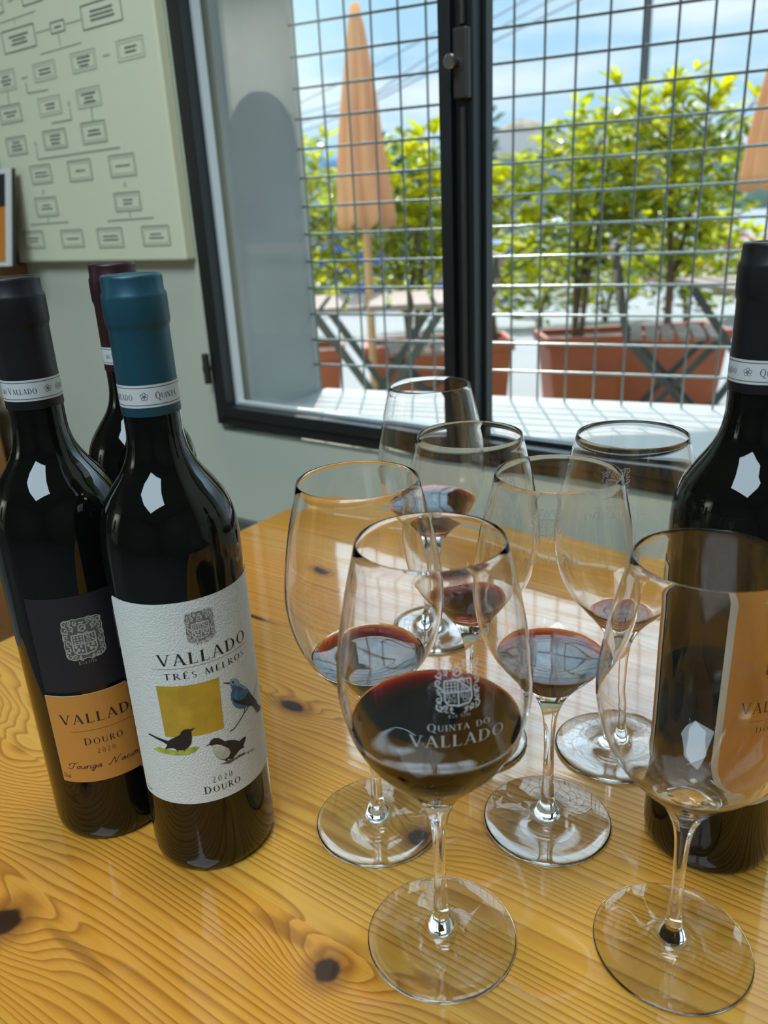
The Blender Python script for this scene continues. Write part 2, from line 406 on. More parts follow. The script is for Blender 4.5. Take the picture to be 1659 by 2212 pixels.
def wrap_mesh(name, items, rfun, ang0, step=0.0022, sign=1):
    """flat print in (s, z) wrapped round an upright axis; rfun(z) is the radius it lies on, s = arc length / R0"""
    bm = bmesh.new()
    for pts, lay, mi in items:
        p3 = [V((a, b, 0)) for a, b in pts]
        try: tris = tessellate_polygon([p3]) if len(pts) > 4 else [tuple(range(len(pts)))]
        except Exception: continue
        vs = [bm.verts.new((a, b, lay)) for a, b in pts]
        for t in tris:
            if len(set(t)) > 2:
                try: f = bm.faces.new([vs[i] for i in t]); f.material_index = mi
                except ValueError: pass
    if not bm.verts: bm.free(); return None
    xs = [v.co.x for v in bm.verts]; lo, hi = min(xs), max(xs)
    k = math.floor(lo / step) + 1
    while k * step < hi:
        bmesh.ops.bisect_plane(bm, geom=bm.verts[:] + bm.edges[:] + bm.faces[:], plane_co=(k * step, 0, 0), plane_no=(1, 0, 0)); k += 1
    R0 = rfun(None)
    for v in bm.verts:
        a = ang0 + sign * v.co.x / R0; r = rfun(v.co.y) + v.co.z
        v.co = (r * math.cos(a), r * math.sin(a), v.co.y)
    bmesh.ops.recalc_face_normals(bm, faces=bm.faces)
    me = bpy.data.meshes.new(name); bm.to_mesh(me); bm.free(); return me

# ------------------------------------------------------------------ materials used
mat('plaster', (0.61, 0.63, 0.50), 0.85, noise=0.04, nscale=3, bump=0.12, bscale=60)
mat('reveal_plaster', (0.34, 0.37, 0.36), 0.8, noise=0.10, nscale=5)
mat('dado_paint', (0.10, 0.115, 0.095), 0.6)
mat('sill_white', (0.33, 0.345, 0.34), 0.45, noise=0.04, nscale=12)
mat('floor_tile', (0.14, 0.15, 0.155), 0.45, noise=0.1, nscale=4)
mat('ceiling_paint', (0.28, 0.28, 0.27), 0.9)
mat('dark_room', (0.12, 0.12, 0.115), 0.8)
mat('door_dark', (0.05, 0.045, 0.05), 0.6)
mat('door_trim', (0.72, 0.44, 0.30), 0.6)
mat('frame_metal', (0.010, 0.014, 0.014), 0.42, noise=0.1, nscale=30)
mat('frame_bead_lit', (0.62, 0.66, 0.66), 0.35, metal=0.3)  # pale tone paints in the light from the reveal on the left bead
mat('latch_metal', (0.07, 0.065, 0.06), 0.45, metal=0.6)
mat('steel', (0.30, 0.30, 0.29), 0.3, metal=1.0)
mat('wire_metal', (0.26, 0.29, 0.27), 0.26, metal=0.85)
pane_mat('window_glass')
glass_mat('crystal', (1, 1, 1), 1.40)
glass_mat('wetted_crystal', (1, 1, 1), 1.03)
mat('poster_paper', (0.80, 0.82, 0.58), 0.8, noise=0.02, nscale=4)
mat('poster_ink', (0.06, 0.07, 0.06), 0.7)
mat('poster_relief', (0.30, 0.33, 0.25), 0.8)
mat('shelf_wood', (0.36, 0.16, 0.045), 0.45, noise=0.25, nscale=12)
mat('picture_orange', (0.62, 0.22, 0.03), 0.5)
mat('picture_dark', (0.02, 0.018, 0.02), 0.5)
mat('picture_white', (0.72, 0.74, 0.74), 0.5)
mat('picture_edge', (0.03, 0.03, 0.03), 0.5)
mat('bottle_glass', (0.0035, 0.0042, 0.003), 0.02, spec=0.5)
mat('capsule_black', (0.010, 0.011, 0.013), 0.42, spec=0.4)
mat('capsule_teal', (0.016, 0.080, 0.115), 0.40, metal=0.3)
mat('capsule_burgundy', (0.035, 0.008, 0.012), 0.42, metal=0.2)
mat('band_paper', (0.62, 0.63, 0.61), 0.45)
mat('band_ink', (0.03, 0.035, 0.05), 0.5)
mat('label_white', (0.70, 0.72, 0.68), 0.75, bump=0.35, bscale=900)
mat('label_black', (0.012, 0.012, 0.017), 0.6)
mat('label_orange', (0.62, 0.26, 0.045), 0.6)
mat('label_edge', (0.66, 0.60, 0.48), 0.6)
mat('ink_black', (0.012, 0.011, 0.012), 0.5)
mat('ink_purple', (0.03, 0.012, 0.03), 0.5)
mat('ink_grey', (0.10, 0.10, 0.09), 0.5)
mat('silver_print', (0.42, 0.41, 0.36), 0.45)
mat('crest_grey', (0.17, 0.165, 0.15), 0.55)
mat('crest_pale', (0.55, 0.55, 0.50), 0.55)
mat('gold_square', (0.55, 0.36, 0.04), 0.45, metal=0.25, noise=0.15, nscale=90)
mat('bird_black', (0.014, 0.013, 0.012), 0.6, noise=0.4, nscale=200)
mat('bird_blue', (0.075, 0.17, 0.30), 0.6, noise=0.45, nscale=220)
mat('bird_pale_blue', (0.26, 0.36, 0.47), 0.6, noise=0.25, nscale=220)
mat('bird_wing', (0.02, 0.028, 0.045), 0.6, noise=0.5, nscale=260)
mat('bird_brown', (0.030, 0.022, 0.020), 0.6, noise=0.4, nscale=200)
mat('bird_breast', (0.50, 0.49, 0.42), 0.7, noise=0.25, nscale=180)
mat('grass_print', (0.36, 0.42, 0.05), 0.7, noise=0.35, nscale=220)
mat('etching', (0.80, 0.81, 0.81), 0.7)
_t = MATS['etching'].node_tree; _x = N(_t, 'ShaderNodeMixShader'); _x.inputs[0].default_value = 0.55; _tr = N(_t, 'ShaderNodeBsdfTransparent')
_t.links.new(_tr.outputs[0], _x.inputs[1]); _t.links.new(_t.nodes['Principled BSDF'].outputs[0], _x.inputs[2]); _t.links.new(_x.outputs[0], _t.nodes['Material Output'].inputs[0])
mat('terracotta', (0.40, 0.095, 0.032), 0.55, noise=0.12, nscale=6)
mat('soil', (0.03, 0.02, 0.014), 0.9)
mat('bark', (0.13, 0.085, 0.055), 0.85, noise=0.3, nscale=30)
mat('slat_wood', (0.27, 0.20, 0.17), 0.55, noise=0.2, nscale=14)
mat('garden_metal', (0.05, 0.055, 0.05), 0.45)
mat('parasol_pole', (0.62, 0.36, 0.17), 0.5)
mat('terrace', (0.33, 0.335, 0.335), 0.9, spec=0.1, noise=0.06, nscale=0.8)
mat('car_silver', (0.62, 0.68, 0.70), 0.2, metal=0.4, coat=0.5)
mat('car_blue', (0.03, 0.10, 0.42), 0.2, coat=0.6)
mat('car_glass', (0.05, 0.07, 0.08), 0.03)
mat('rubber', (0.012, 0.012, 0.013), 0.7)
mat('petal_pink', (0.75, 0.32, 0.46), 0.6)
mat('petal_red', (0.62, 0.04, 0.07), 0.6)
mat('petal_white', (0.82, 0.78, 0.86), 0.6)
mat('pole_wood', (0.10, 0.10, 0.11), 0.8)
mat('cable', (0.26, 0.34, 0.42), 0.6)
mat('hill_green', (0.20, 0.27, 0.20), 0.9, noise=0.3, nscale=0.06)
mat('hill_brown', (0.40, 0.33, 0.24), 0.9, noise=0.2, nscale=0.1)
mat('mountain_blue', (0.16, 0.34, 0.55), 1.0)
mat('house_wall', (0.35, 0.37, 0.36), 0.8)
mat('house_roof', (0.22, 0.23, 0.25), 0.8)
mat('stone', (0.42, 0.40, 0.36), 0.85, noise=0.2, nscale=6)
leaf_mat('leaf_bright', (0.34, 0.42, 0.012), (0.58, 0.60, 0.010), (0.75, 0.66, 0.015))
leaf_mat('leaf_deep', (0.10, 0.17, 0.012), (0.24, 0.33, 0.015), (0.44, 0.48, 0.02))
leaf_mat('leaf_far', (0.06, 0.11, 0.03), (0.11, 0.17, 0.04), (0.17, 0.22, 0.05))
leaf_mat('leaf_tree', (0.05, 0.10, 0.06), (0.08, 0.14, 0.08), (0.12, 0.19, 0.09))
def wine_mat():
    # the free surface refracts; the sides meet the glass and only pass into the absorbing wine
    m = bpy.data.materials.new('red_wine'); m.use_nodes = True; t = m.node_tree
    t.nodes.remove(t.nodes['Principled BSDF']); o = t.nodes['Material Output']
    g = N(t, 'ShaderNodeBsdfGlass'); g.inputs['IOR'].default_value = 1.40; g.inputs['Roughness'].default_value = 0
    tr = N(t, 'ShaderNodeBsdfTransparent'); at_ = N(t, 'ShaderNodeAttribute'); at_.attribute_name = 'free_surface'; x = N(t, 'ShaderNodeMixShader')
    t.links.new(at_.outputs['Fac'], x.inputs[0]); t.links.new(tr.outputs[0], x.inputs[1]); t.links.new(g.outputs[0], x.inputs[2])
    v = N(t, 'ShaderNodeVolumeAbsorption'); v.inputs['Color'].default_value = (0.74, 0.03, 0.06, 1); v.inputs['Density'].default_value = 900
    t.links.new(x.outputs[0], o.inputs['Surface']); t.links.new(v.outputs[0], o.inputs['Volume']); MATS['red_wine'] = m
wine_mat()
def fabric_mat():
    m = bpy.data.materials.new('parasol_fabric'); m.use_nodes = True; t = m.node_tree
    b = t.nodes['Principled BSDF']; o = t.nodes['Material Output']
    b.inputs['Base Color'].default_value = (0.86, 0.56, 0.33, 1); b.inputs['Roughness'].default_value = 0.8
    tr = N(t, 'ShaderNodeBsdfTranslucent'); tr.inputs[0].default_value = (0.95, 0.66, 0.40, 1)
    x = N(t, 'ShaderNodeMixShader'); x.inputs[0].default_value = 0.5
    t.links.new(b.outputs[0], x.inputs[1]); t.links.new(tr.outputs[0], x.inputs[2]); t.links.new(x.outputs[0], o.inputs[0]); MATS['parasol_fabric'] = m
fabric_mat()
def pine_mat():
    m = bpy.data.materials.new('varnished_pine'); m.use_nodes = True; t = m.node_tree; b = t.nodes['Principled BSDF']
    def lk(a, c): t.links.new(a, c)
    def mth(op, a, c=None, d=None, clamp=False):
        n = N(t, 'ShaderNodeMath', operation=op); n.use_clamp = clamp
        for i, x in enumerate((a, c, d)):
            if x is None: continue
            if isinstance(x, (int, float)): n.inputs[i].default_value = x
            else: lk(x, n.inputs[i])
        return n.outputs[0]
    def sstep(x, lo, hi):
        n = N(t, 'ShaderNodeMapRange', interpolation_type='SMOOTHSTEP'); lk(x, n.inputs[0]); n.inputs[1].default_value = lo; n.inputs[2].default_value = hi
        return n.outputs[0]
    tcn = N(t, 'ShaderNodeTexCoord'); sp = N(t, 'ShaderNodeSeparateXYZ'); lk(tcn.outputs['Object'], sp.inputs[0])
    u, n_ = sp.outputs[0], sp.outputs[1]
    def noise(su, sn, sc_, det=2, off=0):
        c = N(t, 'ShaderNodeCombineXYZ'); lk(mth('MULTIPLY', u, su), c.inputs[0]); lk(mth('MULTIPLY', n_, sn), c.inputs[1]); c.inputs[2].default_value = off
        x = N(t, 'ShaderNodeTexNoise'); x.inputs['Scale'].default_value = sc_; x.inputs['Detail'].default_value = det; lk(c.outputs[0], x.inputs['Vector']); return x.outputs['Fac']
    # planks run along u
    pid = mth('FLOOR', mth('DIVIDE', mth('ADD', n_, 0.018), 0.125))
    wn = N(t, 'ShaderNodeTexWhiteNoise', noise_dimensions='1D'); lk(pid, wn.inputs['W']); rnd = wn.outputs['Value']
    ph = mth('ADD', n_, mth('MULTIPLY', mth('SUBTRACT', noise(0.9, 3.0, 1.3, 1, 3.1), 0.5), 0.026))
    ph = mth('ADD', ph, mth('MULTIPLY', mth('SUBTRACT', noise(4.0, 16.0, 1.0, 2, 1.0), 0.5), 0.0022))
    ph = mth('ADD', ph, mth('MULTIPLY', rnd, 0.37))
    core = None; halo = None
    knots = [(-.213, .216, .0088, 1.0, .018, 1), (-.387, .138, .0115, 1.0, .022, 1), (-.224, .319, .0080, 1.0, .016, 1), (-.388, .384, .0065, 0.45, .014, 1),
             (-.533, .589, .0065, 0.5, .014, 1), (-.53, .217, .004, 1.0, .060, 0), (-.52, .478, .0022, .12, .005, 1), (.21, .25, .009, 1, .018, 1)]
    for ku, kn, kr, ks, kb, isk in knots:
        du = mth('SUBTRACT', u, ku); dn = mth('SUBTRACT', n_, kn)
        d2 = mth('ADD', mth('POWER', mth('ABSOLUTE', mth('MULTIPLY', du, 0.50 if isk else 0.75)), 2), mth('POWER', mth('ABSOLUTE', dn), 2))
        bump_ = mth('MULTIPLY', mth('EXPONENT', mth('DIVIDE', d2, -kb * kb)), kb * (1.35 if isk else 1.1))
        ph = mth('ADD', ph, bump_)
        if isk:
            dd = mth('SQRT', mth('ADD', mth('POWER', mth('ABSOLUTE', mth('MULTIPLY', du, ks)), 2), mth('POWER', mth('ABSOLUTE', dn), 2)))
            dd = mth('ADD', dd, mth('MULTIPLY', mth('SUBTRACT', noise(60, 60, 2.5, 2, ku * 9), 0.5), kr * 0.35))
            c = mth('SUBTRACT', 1.0, sstep(dd, kr * 0.62, kr * 1.0)); h = mth('SUBTRACT', 1.0, sstep(dd, kr * 0.8, kr * 2.2))
            core = c if core is None else mth('MAXIMUM', core, c); halo = h if halo is None else mth('MAXIMUM', halo, h)
    # dark spikes that trail from the knots
    for ku, kn, lu, ln_ in ((-.335, .150, .040, .0042), (-.250, .222, .028, .006), (-.40, .386, .030, .0035)):
        du = mth('DIVIDE', mth('SUBTRACT', u, ku), lu); dn = mth('DIVIDE', mth('SUBTRACT', n_, kn), ln_)
        d = mth('ADD', mth('MULTIPLY', du, du), mth('MULTIPLY', dn, dn))
        halo = mth('MAXIMUM', halo, mth('MULTIPLY', mth('SUBTRACT', 1.0, sstep(d, 0.1, 1.0)), 0.8))
    phase = mth('ADD', mth('MULTIPLY', ph, 190), mth('MULTIPLY', noise(0.6, 30, 1.0, 2, 7), 8.0))
    fr = mth('FRACT', phase)
    ramp = N(t, 'ShaderNodeValToRGB'); e = ramp.color_ramp.elements
    e[0].position = 0.0; e[0].color = (0.70, 0.39, 0.068, 1); e[1].position = 1.0; e[1].color = (0.68, 0.375, 0.064, 1)
    for p, c in ((0.45, (0.69, 0.345, 0.052, 1)), (0.70, (0.54, 0.245, 0.032, 1)), (0.88, (0.33, 0.125, 0.014, 1)), (0.95, (0.50, 0.22, 0.028, 1))):
        k = e.new(p); k.color = c
    lk(fr, ramp.inputs[0])
    soft = N(t, 'ShaderNodeMix', data_type='RGBA'); lk(mth('MULTIPLY', noise(1.5, 14, 1.0, 2, 4), 0.6), soft.inputs[0]); lk(ramp.outputs[0], soft.inputs[6]); soft.inputs[7].default_value = (0.63, 0.335, 0.055, 1)
    tone = N(t, 'ShaderNodeMix', data_type='RGBA', blend_type='MULTIPLY'); tone.inputs[0].default_value = 1.0; lk(soft.outputs[2], tone.inputs[6])
    pc = N(t, 'ShaderNodeValToRGB'); pc.color_ramp.elements[0].color = (1.02, 0.86, 0.70, 1); pc.color_ramp.elements[1].color = (1.02, 1.0, 0.98, 1); lk(rnd, pc.inputs[0]); lk(pc.outputs[0], tone.inputs[7])
    fib = N(t, 'ShaderNodeMix', data_type='RGBA', blend_type='MULTIPLY'); fib.inputs[0].default_value = 0.35; lk(tone.outputs[2], fib.inputs[6])
    fb = N(t, 'ShaderNodeValToRGB'); fb.color_ramp.elements[0].position = .3; fb.color_ramp.elements[0].color = (0.74, 0.70, 0.62, 1); fb.color_ramp.elements[1].position = .65; lk(noise(10, 900, 1.0, 3, 2), fb.inputs[0]); lk(fb.outputs[0], fib.inputs[7])
    k1 = N(t, 'ShaderNodeMix', data_type='RGBA'); lk(mth('MULTIPLY', halo, 0.72), k1.inputs[0]); lk(fib.outputs[2], k1.inputs[6]); k1.inputs[7].default_value = (0.24, 0.075, 0.015, 1)
    k2 = N(t, 'ShaderNodeMix', data_type='RGBA'); lk(mth('MULTIPLY', core, 0.94), k2.inputs[0]); lk(k1.outputs[2], k2.inputs[6]); k2.inputs[7].default_value = (0.022, 0.008, 0.006, 1)
    lk(k2.outputs[2], b.inputs['Base Color'])
    b.inputs['Specular IOR Level'].default_value = 0.15; b.inputs['Roughness'].default_value = 0.34; b.inputs['Coat Weight'].default_value = 1.0; b.inputs['Coat Roughness'].default_value = 0.06; b.inputs['Coat IOR'].default_value = 1.62
    bp = N(t, 'ShaderNodeBump'); bp.inputs['Strength'].default_value = 0.10; bp.inputs['Distance'].default_value = 0.0006
    lk(noise(3, 120, 1.0, 2, 6), bp.inputs['Height']); lk(bp.outputs[0], b.inputs['Coat Normal'])
    MATS['varnished_pine'] = m
pine_mat()
ART={
'thrush':[(-49.2,98.2),(-46.9,99.3),(-29.0,96.8),(-26.0,98.2),(-20.3,100.2),(-18.0,101.0),(-16.6,102.9),(-13.9,104.3),(-10.5,104.6),(-8.2,104.1),(-8.2,101.7),(-8.5,98.5),(-9.5,95.3),(-11.4,93.3),(-14.1,91.6),(-16.7,90.9),(-20.9,90.8),(-23.2,91.5),(-26.3,92.2),(-30.2,91.7),(-33.5,90.7),(-30.3,94.1),(-34.6,95.7),(-44.2,97.7)],
'tbeak':[(-8.2,104.3),(-4.7,104.8),(-8.0,102.8)],
'tleg1':[(-23.6,91.5),(-21.6,89.3),(-21.8,91.5)],
'tleg2':[(-17.0,91.0),(-16.2,90.0),(-15.6,91.4)],
'grass':[(-46.5,88.6),(-42.8,90.2),(-38.9,91.7),(-35.0,90.9),(-28.8,90.9),(-21.0,90.1),(-13.9,91.3),(-8.2,92.4),(-3.6,91.6),(-6.8,89.2),(-13.3,87.4),(-21.7,87.1),(-29.7,87.3),(-40.0,87.7)],
'blue':[(29.2,125.5),(31.2,126.7),(33.9,127.0),(37.4,125.9),(39.4,124.0),(40.7,121.1),(45.8,117.5),(50.4,113.7),(53.8,108.9),(58.6,104.1),(62.9,99.9),(63.1,98.1),(55.3,99.9),(49.0,102.7),(43.2,103.7),(37.4,105.5),(33.2,107.9),(30.4,111.1),(29.1,114.9),(29.5,117.9),(31.1,120.3),(30.8,122.8)],
'bluehead':[(30.1,125.7),(31.6,126.7),(34.1,126.8),(37.4,125.7),(38.9,124.1),(40.2,121.1),(45.8,117.2),(48.7,114.7),(44.4,116.4),(38.9,119.9),(34.7,122.3),(31.4,123.7)],
'wing':[(30.3,116.6),(32.7,113.6),(37.8,111.1),(43.9,110.3),(50.5,112.0),(53.6,108.5),(62.0,100.3),(62.2,98.5),(52.7,101.3),(43.7,105.5),(37.2,108.9),(31.5,112.4)],
'bbeak':[(24.0,127.7),(29.4,126.1),(29.3,125.2),(24.3,127.1)],
'beye':[(31.6,125.5),(33.2,125.8),(34.4,124.5),(32.8,124.1)],
'btail':[(53.9,100.5),(62.3,98.7),(73.0,91.3),(70.1,90.6),(61.4,92.3)],
'bleg':[(42.7,103.9),(40.5,100.7),(28.8,95.6),(23.7,95.1),(29.0,95.1),(41.1,99.6),(49.5,102.3),(48.4,102.9),(41.6,100.2),(43.5,103.6)],
'twig':[(82.1,106.9),(57.9,105.8),(58.7,105.2)],
'dipper':[(0.4,91.2),(4.7,92.2),(6.5,94.3),(9.5,95.0),(13.6,93.9),(16.1,92.0),(18.1,90.3),(22.6,89.7),(28.0,87.8),(31.9,85.4),(35.3,86.0),(39.3,85.8),(39.2,84.4),(35.1,81.0),(36.3,79.6),(31.6,79.9),(28.7,79.0),(24.2,77.3),(23.9,76.2),(18.7,78.1),(17.6,76.2),(15.7,77.9),(12.2,79.5),(9.1,82.0),(7.5,84.7),(7.2,87.0),(7.5,90.2),(4.6,91.4)],
'breast':[(7.2,90.7),(10.7,90.5),(14.8,88.8),(17.4,86.9),(20.8,84.7),(21.8,81.6),(19.8,79.4),(15.8,78.7),(12.3,79.8),(9.2,82.3),(7.3,85.3),(7.1,88.1)],
'rock':[(10.3,76.7),(15.3,76.3),(20.1,77.0),(24.7,76.0),(30.0,76.8),(36.4,75.8),(36.6,74.6),(31.5,75.0),(25.4,75.1),(19.6,74.4),(13.8,75.9)],
'sig':[(37.2,74.9),(40.3,74.7),(39.4,73.4),(42.4,74.3),(43.3,73.3),(45.8,73.7),(44.9,72.6),(48.9,73.3)],
}
BOX= [(-1120, 667, -1029, 637), (-1332, 665, -1242, 635), (-1199, 658, -1164, 644), (-1051, 613, -992, 587), (-1162, 612, -1103, 586), (-1263, 611, -1205, 586), (-1371, 613, -1317, 584), (-1266, 563, -1206, 537), (-1163, 564, -1104, 538), (-1382, 563, -1318, 537), (-1379, 515, -1321, 488), (-1269, 516, -1207, 489), (-1165, 518, -1105, 489), (-1324, 468, -1265, 440), (-1216, 468, -1156, 438), (-1109, 468, -1048, 438), (-1327, 418, -1265, 389), (-1110, 415, -1048, 389), (-1383, 366, -1322, 338), (-1269, 365, -1208, 338), (-1168, 365, -1104, 336), (-1055, 365, -992, 337), (-1343, 714, -1314, 691), (-1259, 707, -1206, 690)]
LIN= [[(-1238, 651), (-1201, 651)], [(-1161, 651), (-1122, 651)], [(-1182, 642), (-1182, 625)], [(-1236, 622), (-1129, 623)], [(-1289, 669), (-1290, 677)], [(-1330, 678), (-1231, 679)], [(-1290, 589), (-1290, 574), (-1233, 573)], [(-1345, 584), (-1349, 564)], [(-1185, 542), (-1185, 526), (-1239, 526)], [(-1131, 537), (-1133, 517)], [(-1293, 494), (-1295, 477), (-1077, 478)], [(-1297, 389), (-1298, 379)], [(-1353, 377), (-1241, 378)], [(-1077, 389), (-1078, 379)], [(-1136, 376), (-1023, 377)]]
DOT= [(-1185, 548), (-1294, 500), (-1297, 427), (-1079, 426)]
TXT= [(-1076, 599), (-1290, 596), (-1289, 702)]

# ------------------------------------------------------------------ the room
def struct(o): o['kind'] = 'structure'; return o
UL, UR, ZB, ZT = -0.947, 0.09, 0.0645, 0.80      # window opening in the wall plane
NI = 0.85                                        # inner face of the window wall
def meshline(u):                                 # outer face, where the grille stands
    return 1.114 + (u + 0.9615) * 0.2134
m = MB()
m.prism([(-7, NI), (UL, NI), (UL, 0.895), (-0.930, 0.90), (-0.972, 1.128), (-7, 1.128)], ZF - 0.1, 2.5, W)
m.prism([(UR, NI), (2.6, NI), (2.6, 1.40), (UR, meshline(UR) + 0.015)], ZF - 0.1, 2.5, W)
m.prism([(UL, NI), (UR, NI), (UR, meshline(UR) + 0.015), (-0.972, 1.128)], ZF - 0.1, 0.050, W)
m.prism([(UL, NI), (UR, NI), (UR, meshline(UR) + 0.015), (-0.972, 1.128)], ZT, 2.5, W)
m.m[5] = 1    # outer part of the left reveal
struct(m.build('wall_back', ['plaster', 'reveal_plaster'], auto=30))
m = MB(); m.prism([(UL + .004, 0.878), (UR - .004, 0.878), (UR - .004, meshline(UR) + 0.03), (-0.970, 1.140)], 0.0505, 0.060, W)
struct(m.build('trim_1', ['sill_white']))
m = MB(); m.box(-6.99, NI - 0.012, ZF + 0.001, 2.49, NI, -0.098, W)
struct(m.build('trim_2', ['dado_paint'], bevel=0.003))
m = MB()    # unseen eave slab, added to keep the sun off the table
m.prism([(-2.6, 2.38), (1.6, 2.38), (1.6, 0.80), (-0.2, 1.55), (-2.6, 2.2)], 1.62, 1.72)
struct(m.build('added_eave', ['house_wall']))
m = MB(); m.box(-7.1, -4.3, ZF - 0.1, 2.6, NI + .05, ZF, W); struct(m.build('floor', ['floor_tile']))
m = MB(); m.box(-7.1, -4.3, ZC, 2.6, NI + .05, ZC + 0.1, W); struct(m.build('ceiling', ['ceiling_paint']))
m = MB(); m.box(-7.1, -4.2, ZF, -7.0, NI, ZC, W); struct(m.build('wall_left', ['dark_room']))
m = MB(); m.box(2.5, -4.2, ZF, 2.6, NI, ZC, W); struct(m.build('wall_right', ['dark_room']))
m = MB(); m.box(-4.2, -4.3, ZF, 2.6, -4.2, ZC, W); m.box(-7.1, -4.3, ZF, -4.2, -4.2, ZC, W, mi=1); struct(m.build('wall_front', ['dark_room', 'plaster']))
# arched doorway in the far wall, seen only as a reflection in the panes
m = MB()
pts = [(-6.03, 0.14), (-5.21, 0.14)] + [(-5.62 + .41 * math.cos(R(a)), 1.05 + .41 * math.sin(R(a))) for a in range(0, 181, 15)]
vs = [W(a, -4.2, b) for a, b in pts] + [W(a, -4.17, b) for a, b in pts]; n = len(pts)
m.add(vs, [list(range(n)), list(range(n, 2 * n))[::-1]] + [(i, (i + 1) % n, n + (i + 1) % n, n + i) for i in range(n)])
struct(m.build('door_1', ['door_dark']))
m = MB(); m.box(-6.9, -4.2, 0.04, -4.6, -4.15, 0.138, W); struct(m.build('trim_4', ['door_trim']))
m = MB()    # ground outside: terrace, then the road falling away
gp = [(-8, 1.0), (-8, 6.0), (-14, 22), (-60, 60), (60, 60), (14, 22), (8, 6), (8, 1.0)]
ys = [0.9, 6.0, 20.0, 60.0]; zs = [ZG, ZG, -1.45, -2.2]; xs = [9, 9, 22, 70]
vs = []
for y, z, x in zip(ys, zs, xs): vs += [(-x, y, z), (x, y, z), (-x, y, z - .2), (x, y, z - .2)]
fs = []
for i in range(3):
    b = 4 * i; fs += [(b, b + 1, b + 5, b + 4), (b + 2, b + 6, b + 7, b + 3)]
fs += [(0, 2, 3, 1), (12, 13, 15, 14)]
m.add(vs, fs); struct(m.build('floor_outside', ['terrace']))

# ------------------------------------------------------------------ window: steel casement
win = struct(empty('window_1', W((UL + UR) / 2, NI, ZB), AW))
def wl(u, n, z): return (u - (UL + UR) / 2, n - NI, z - ZB)
def frame_rect(m, u0, z0, u1, z1, wd, n0, n1):
    m.box(u0, n0, z0, u0 + wd, n1, z1, wl); m.box(u1 - wd, n0, z0, u1, n1, z1, wl)
    m.box(u0 + wd, n0, z0, u1 - wd, n1, z0 + wd, wl); m.box(u0 + wd, n0, z1 - wd, u1 - wd, n1, z1, wl)
m = MB(); frame_rect(m, UL, ZB, UR, ZT, 0.014, 0.838, 0.878); m.box(-0.500, 0.842, ZB + .014, -0.488, 0.878, ZT - .014, wl)
m.build('frame', 'frame_metal', win, bevel=0.0015)
for (a, b) in ((UL + 0.016, -0.4995), (-0.4870, UR - 0.015)):
    m = MB(); frame_rect(m, a, ZB + 0.0155, b, ZT - .0155, 0.0155, 0.831, 0.868); m.build('sash', 'frame_metal', win, bevel=0.0012)
    m = MB(); frame_rect(m, a + .0157, ZB + 0.0315, b - .0157, ZT - .0315, 0.0045, 0.852, 0.8665); m.build('glazing_bead', 'frame_bead_lit' if a < -.6 else 'frame_metal', win)
    m = MB(); m.box(a + .017, 0.868, ZB + 0.033, b - .017, 0.872, ZT - .033, wl); m.build('pane', 'window_glass', win)
m = MB(); m.tube([wl(-0.4815, 0.8265, ZB + .02), wl(-0.4815, 0.8265, 0.47)], 0.0035, 10); m.tube([wl(-0.4815, 0.8265, 0.548), wl(-0.4815, 0.8265, ZT - .02)], 0.0035, 10)
m.build('espagnolette_rod', 'latch_metal', win, auto=40)
m = MB(); m.box(-0.490, 0.820, 0.478, -0.4725, 0.8305, 0.545, wl)
lt = m.build('latch', 'latch_metal', win, bevel=0.002)
m = MB(); m.tube([wl(-0.487, 0.820, 0.513), wl(-0.487, 0.809, 0.513)], 0.0055, 14); m.tube([wl(-0.487, 0.809, 0.513), wl(-0.487, 0.807, 0.513)], [0.0075, 0.006], 14)
m.build('knob', 'steel', lt, auto=40)
m = MB(); m.tube([wl(-0.950, 0.832, 0.130), wl(-0.950, 0.832, 0.176)], 0.0055, 12); m.tube([wl(-0.950, 0.832, 0.149), wl(-0.950, 0.832, 0.157)], 0.0066, 12)
m.build('hinge', 'latch_metal', win, auto=40)

# ------------------------------------------------------------------ wire grille outside the window
gr = empty('window_grille', M0 + UM * (-8 * MS) - V((0, 0, M0.z - 0.06)), AM)
tag(gr, 'square welded wire security grille standing outside the dark steel window', 'grille')
for i in range(0, 20):
    m = MB(); m.tube([(i * MS, 0, 0.001), (i * MS, 0, 0.735)], 0.0018, 8); m.build('wire', 'wire_metal', gr, auto=50)
for j in range(-3, 13):
    z = M0.z - (j - 5) * MS - 0.06
    if z > .735: continue
    m = MB(); m.tube([(-0.010, -0.0041, z), (19 * MS + .01, -0.0041, z)], 0.0021, 8); m.build('wire', 'wire_metal', gr, auto=50)

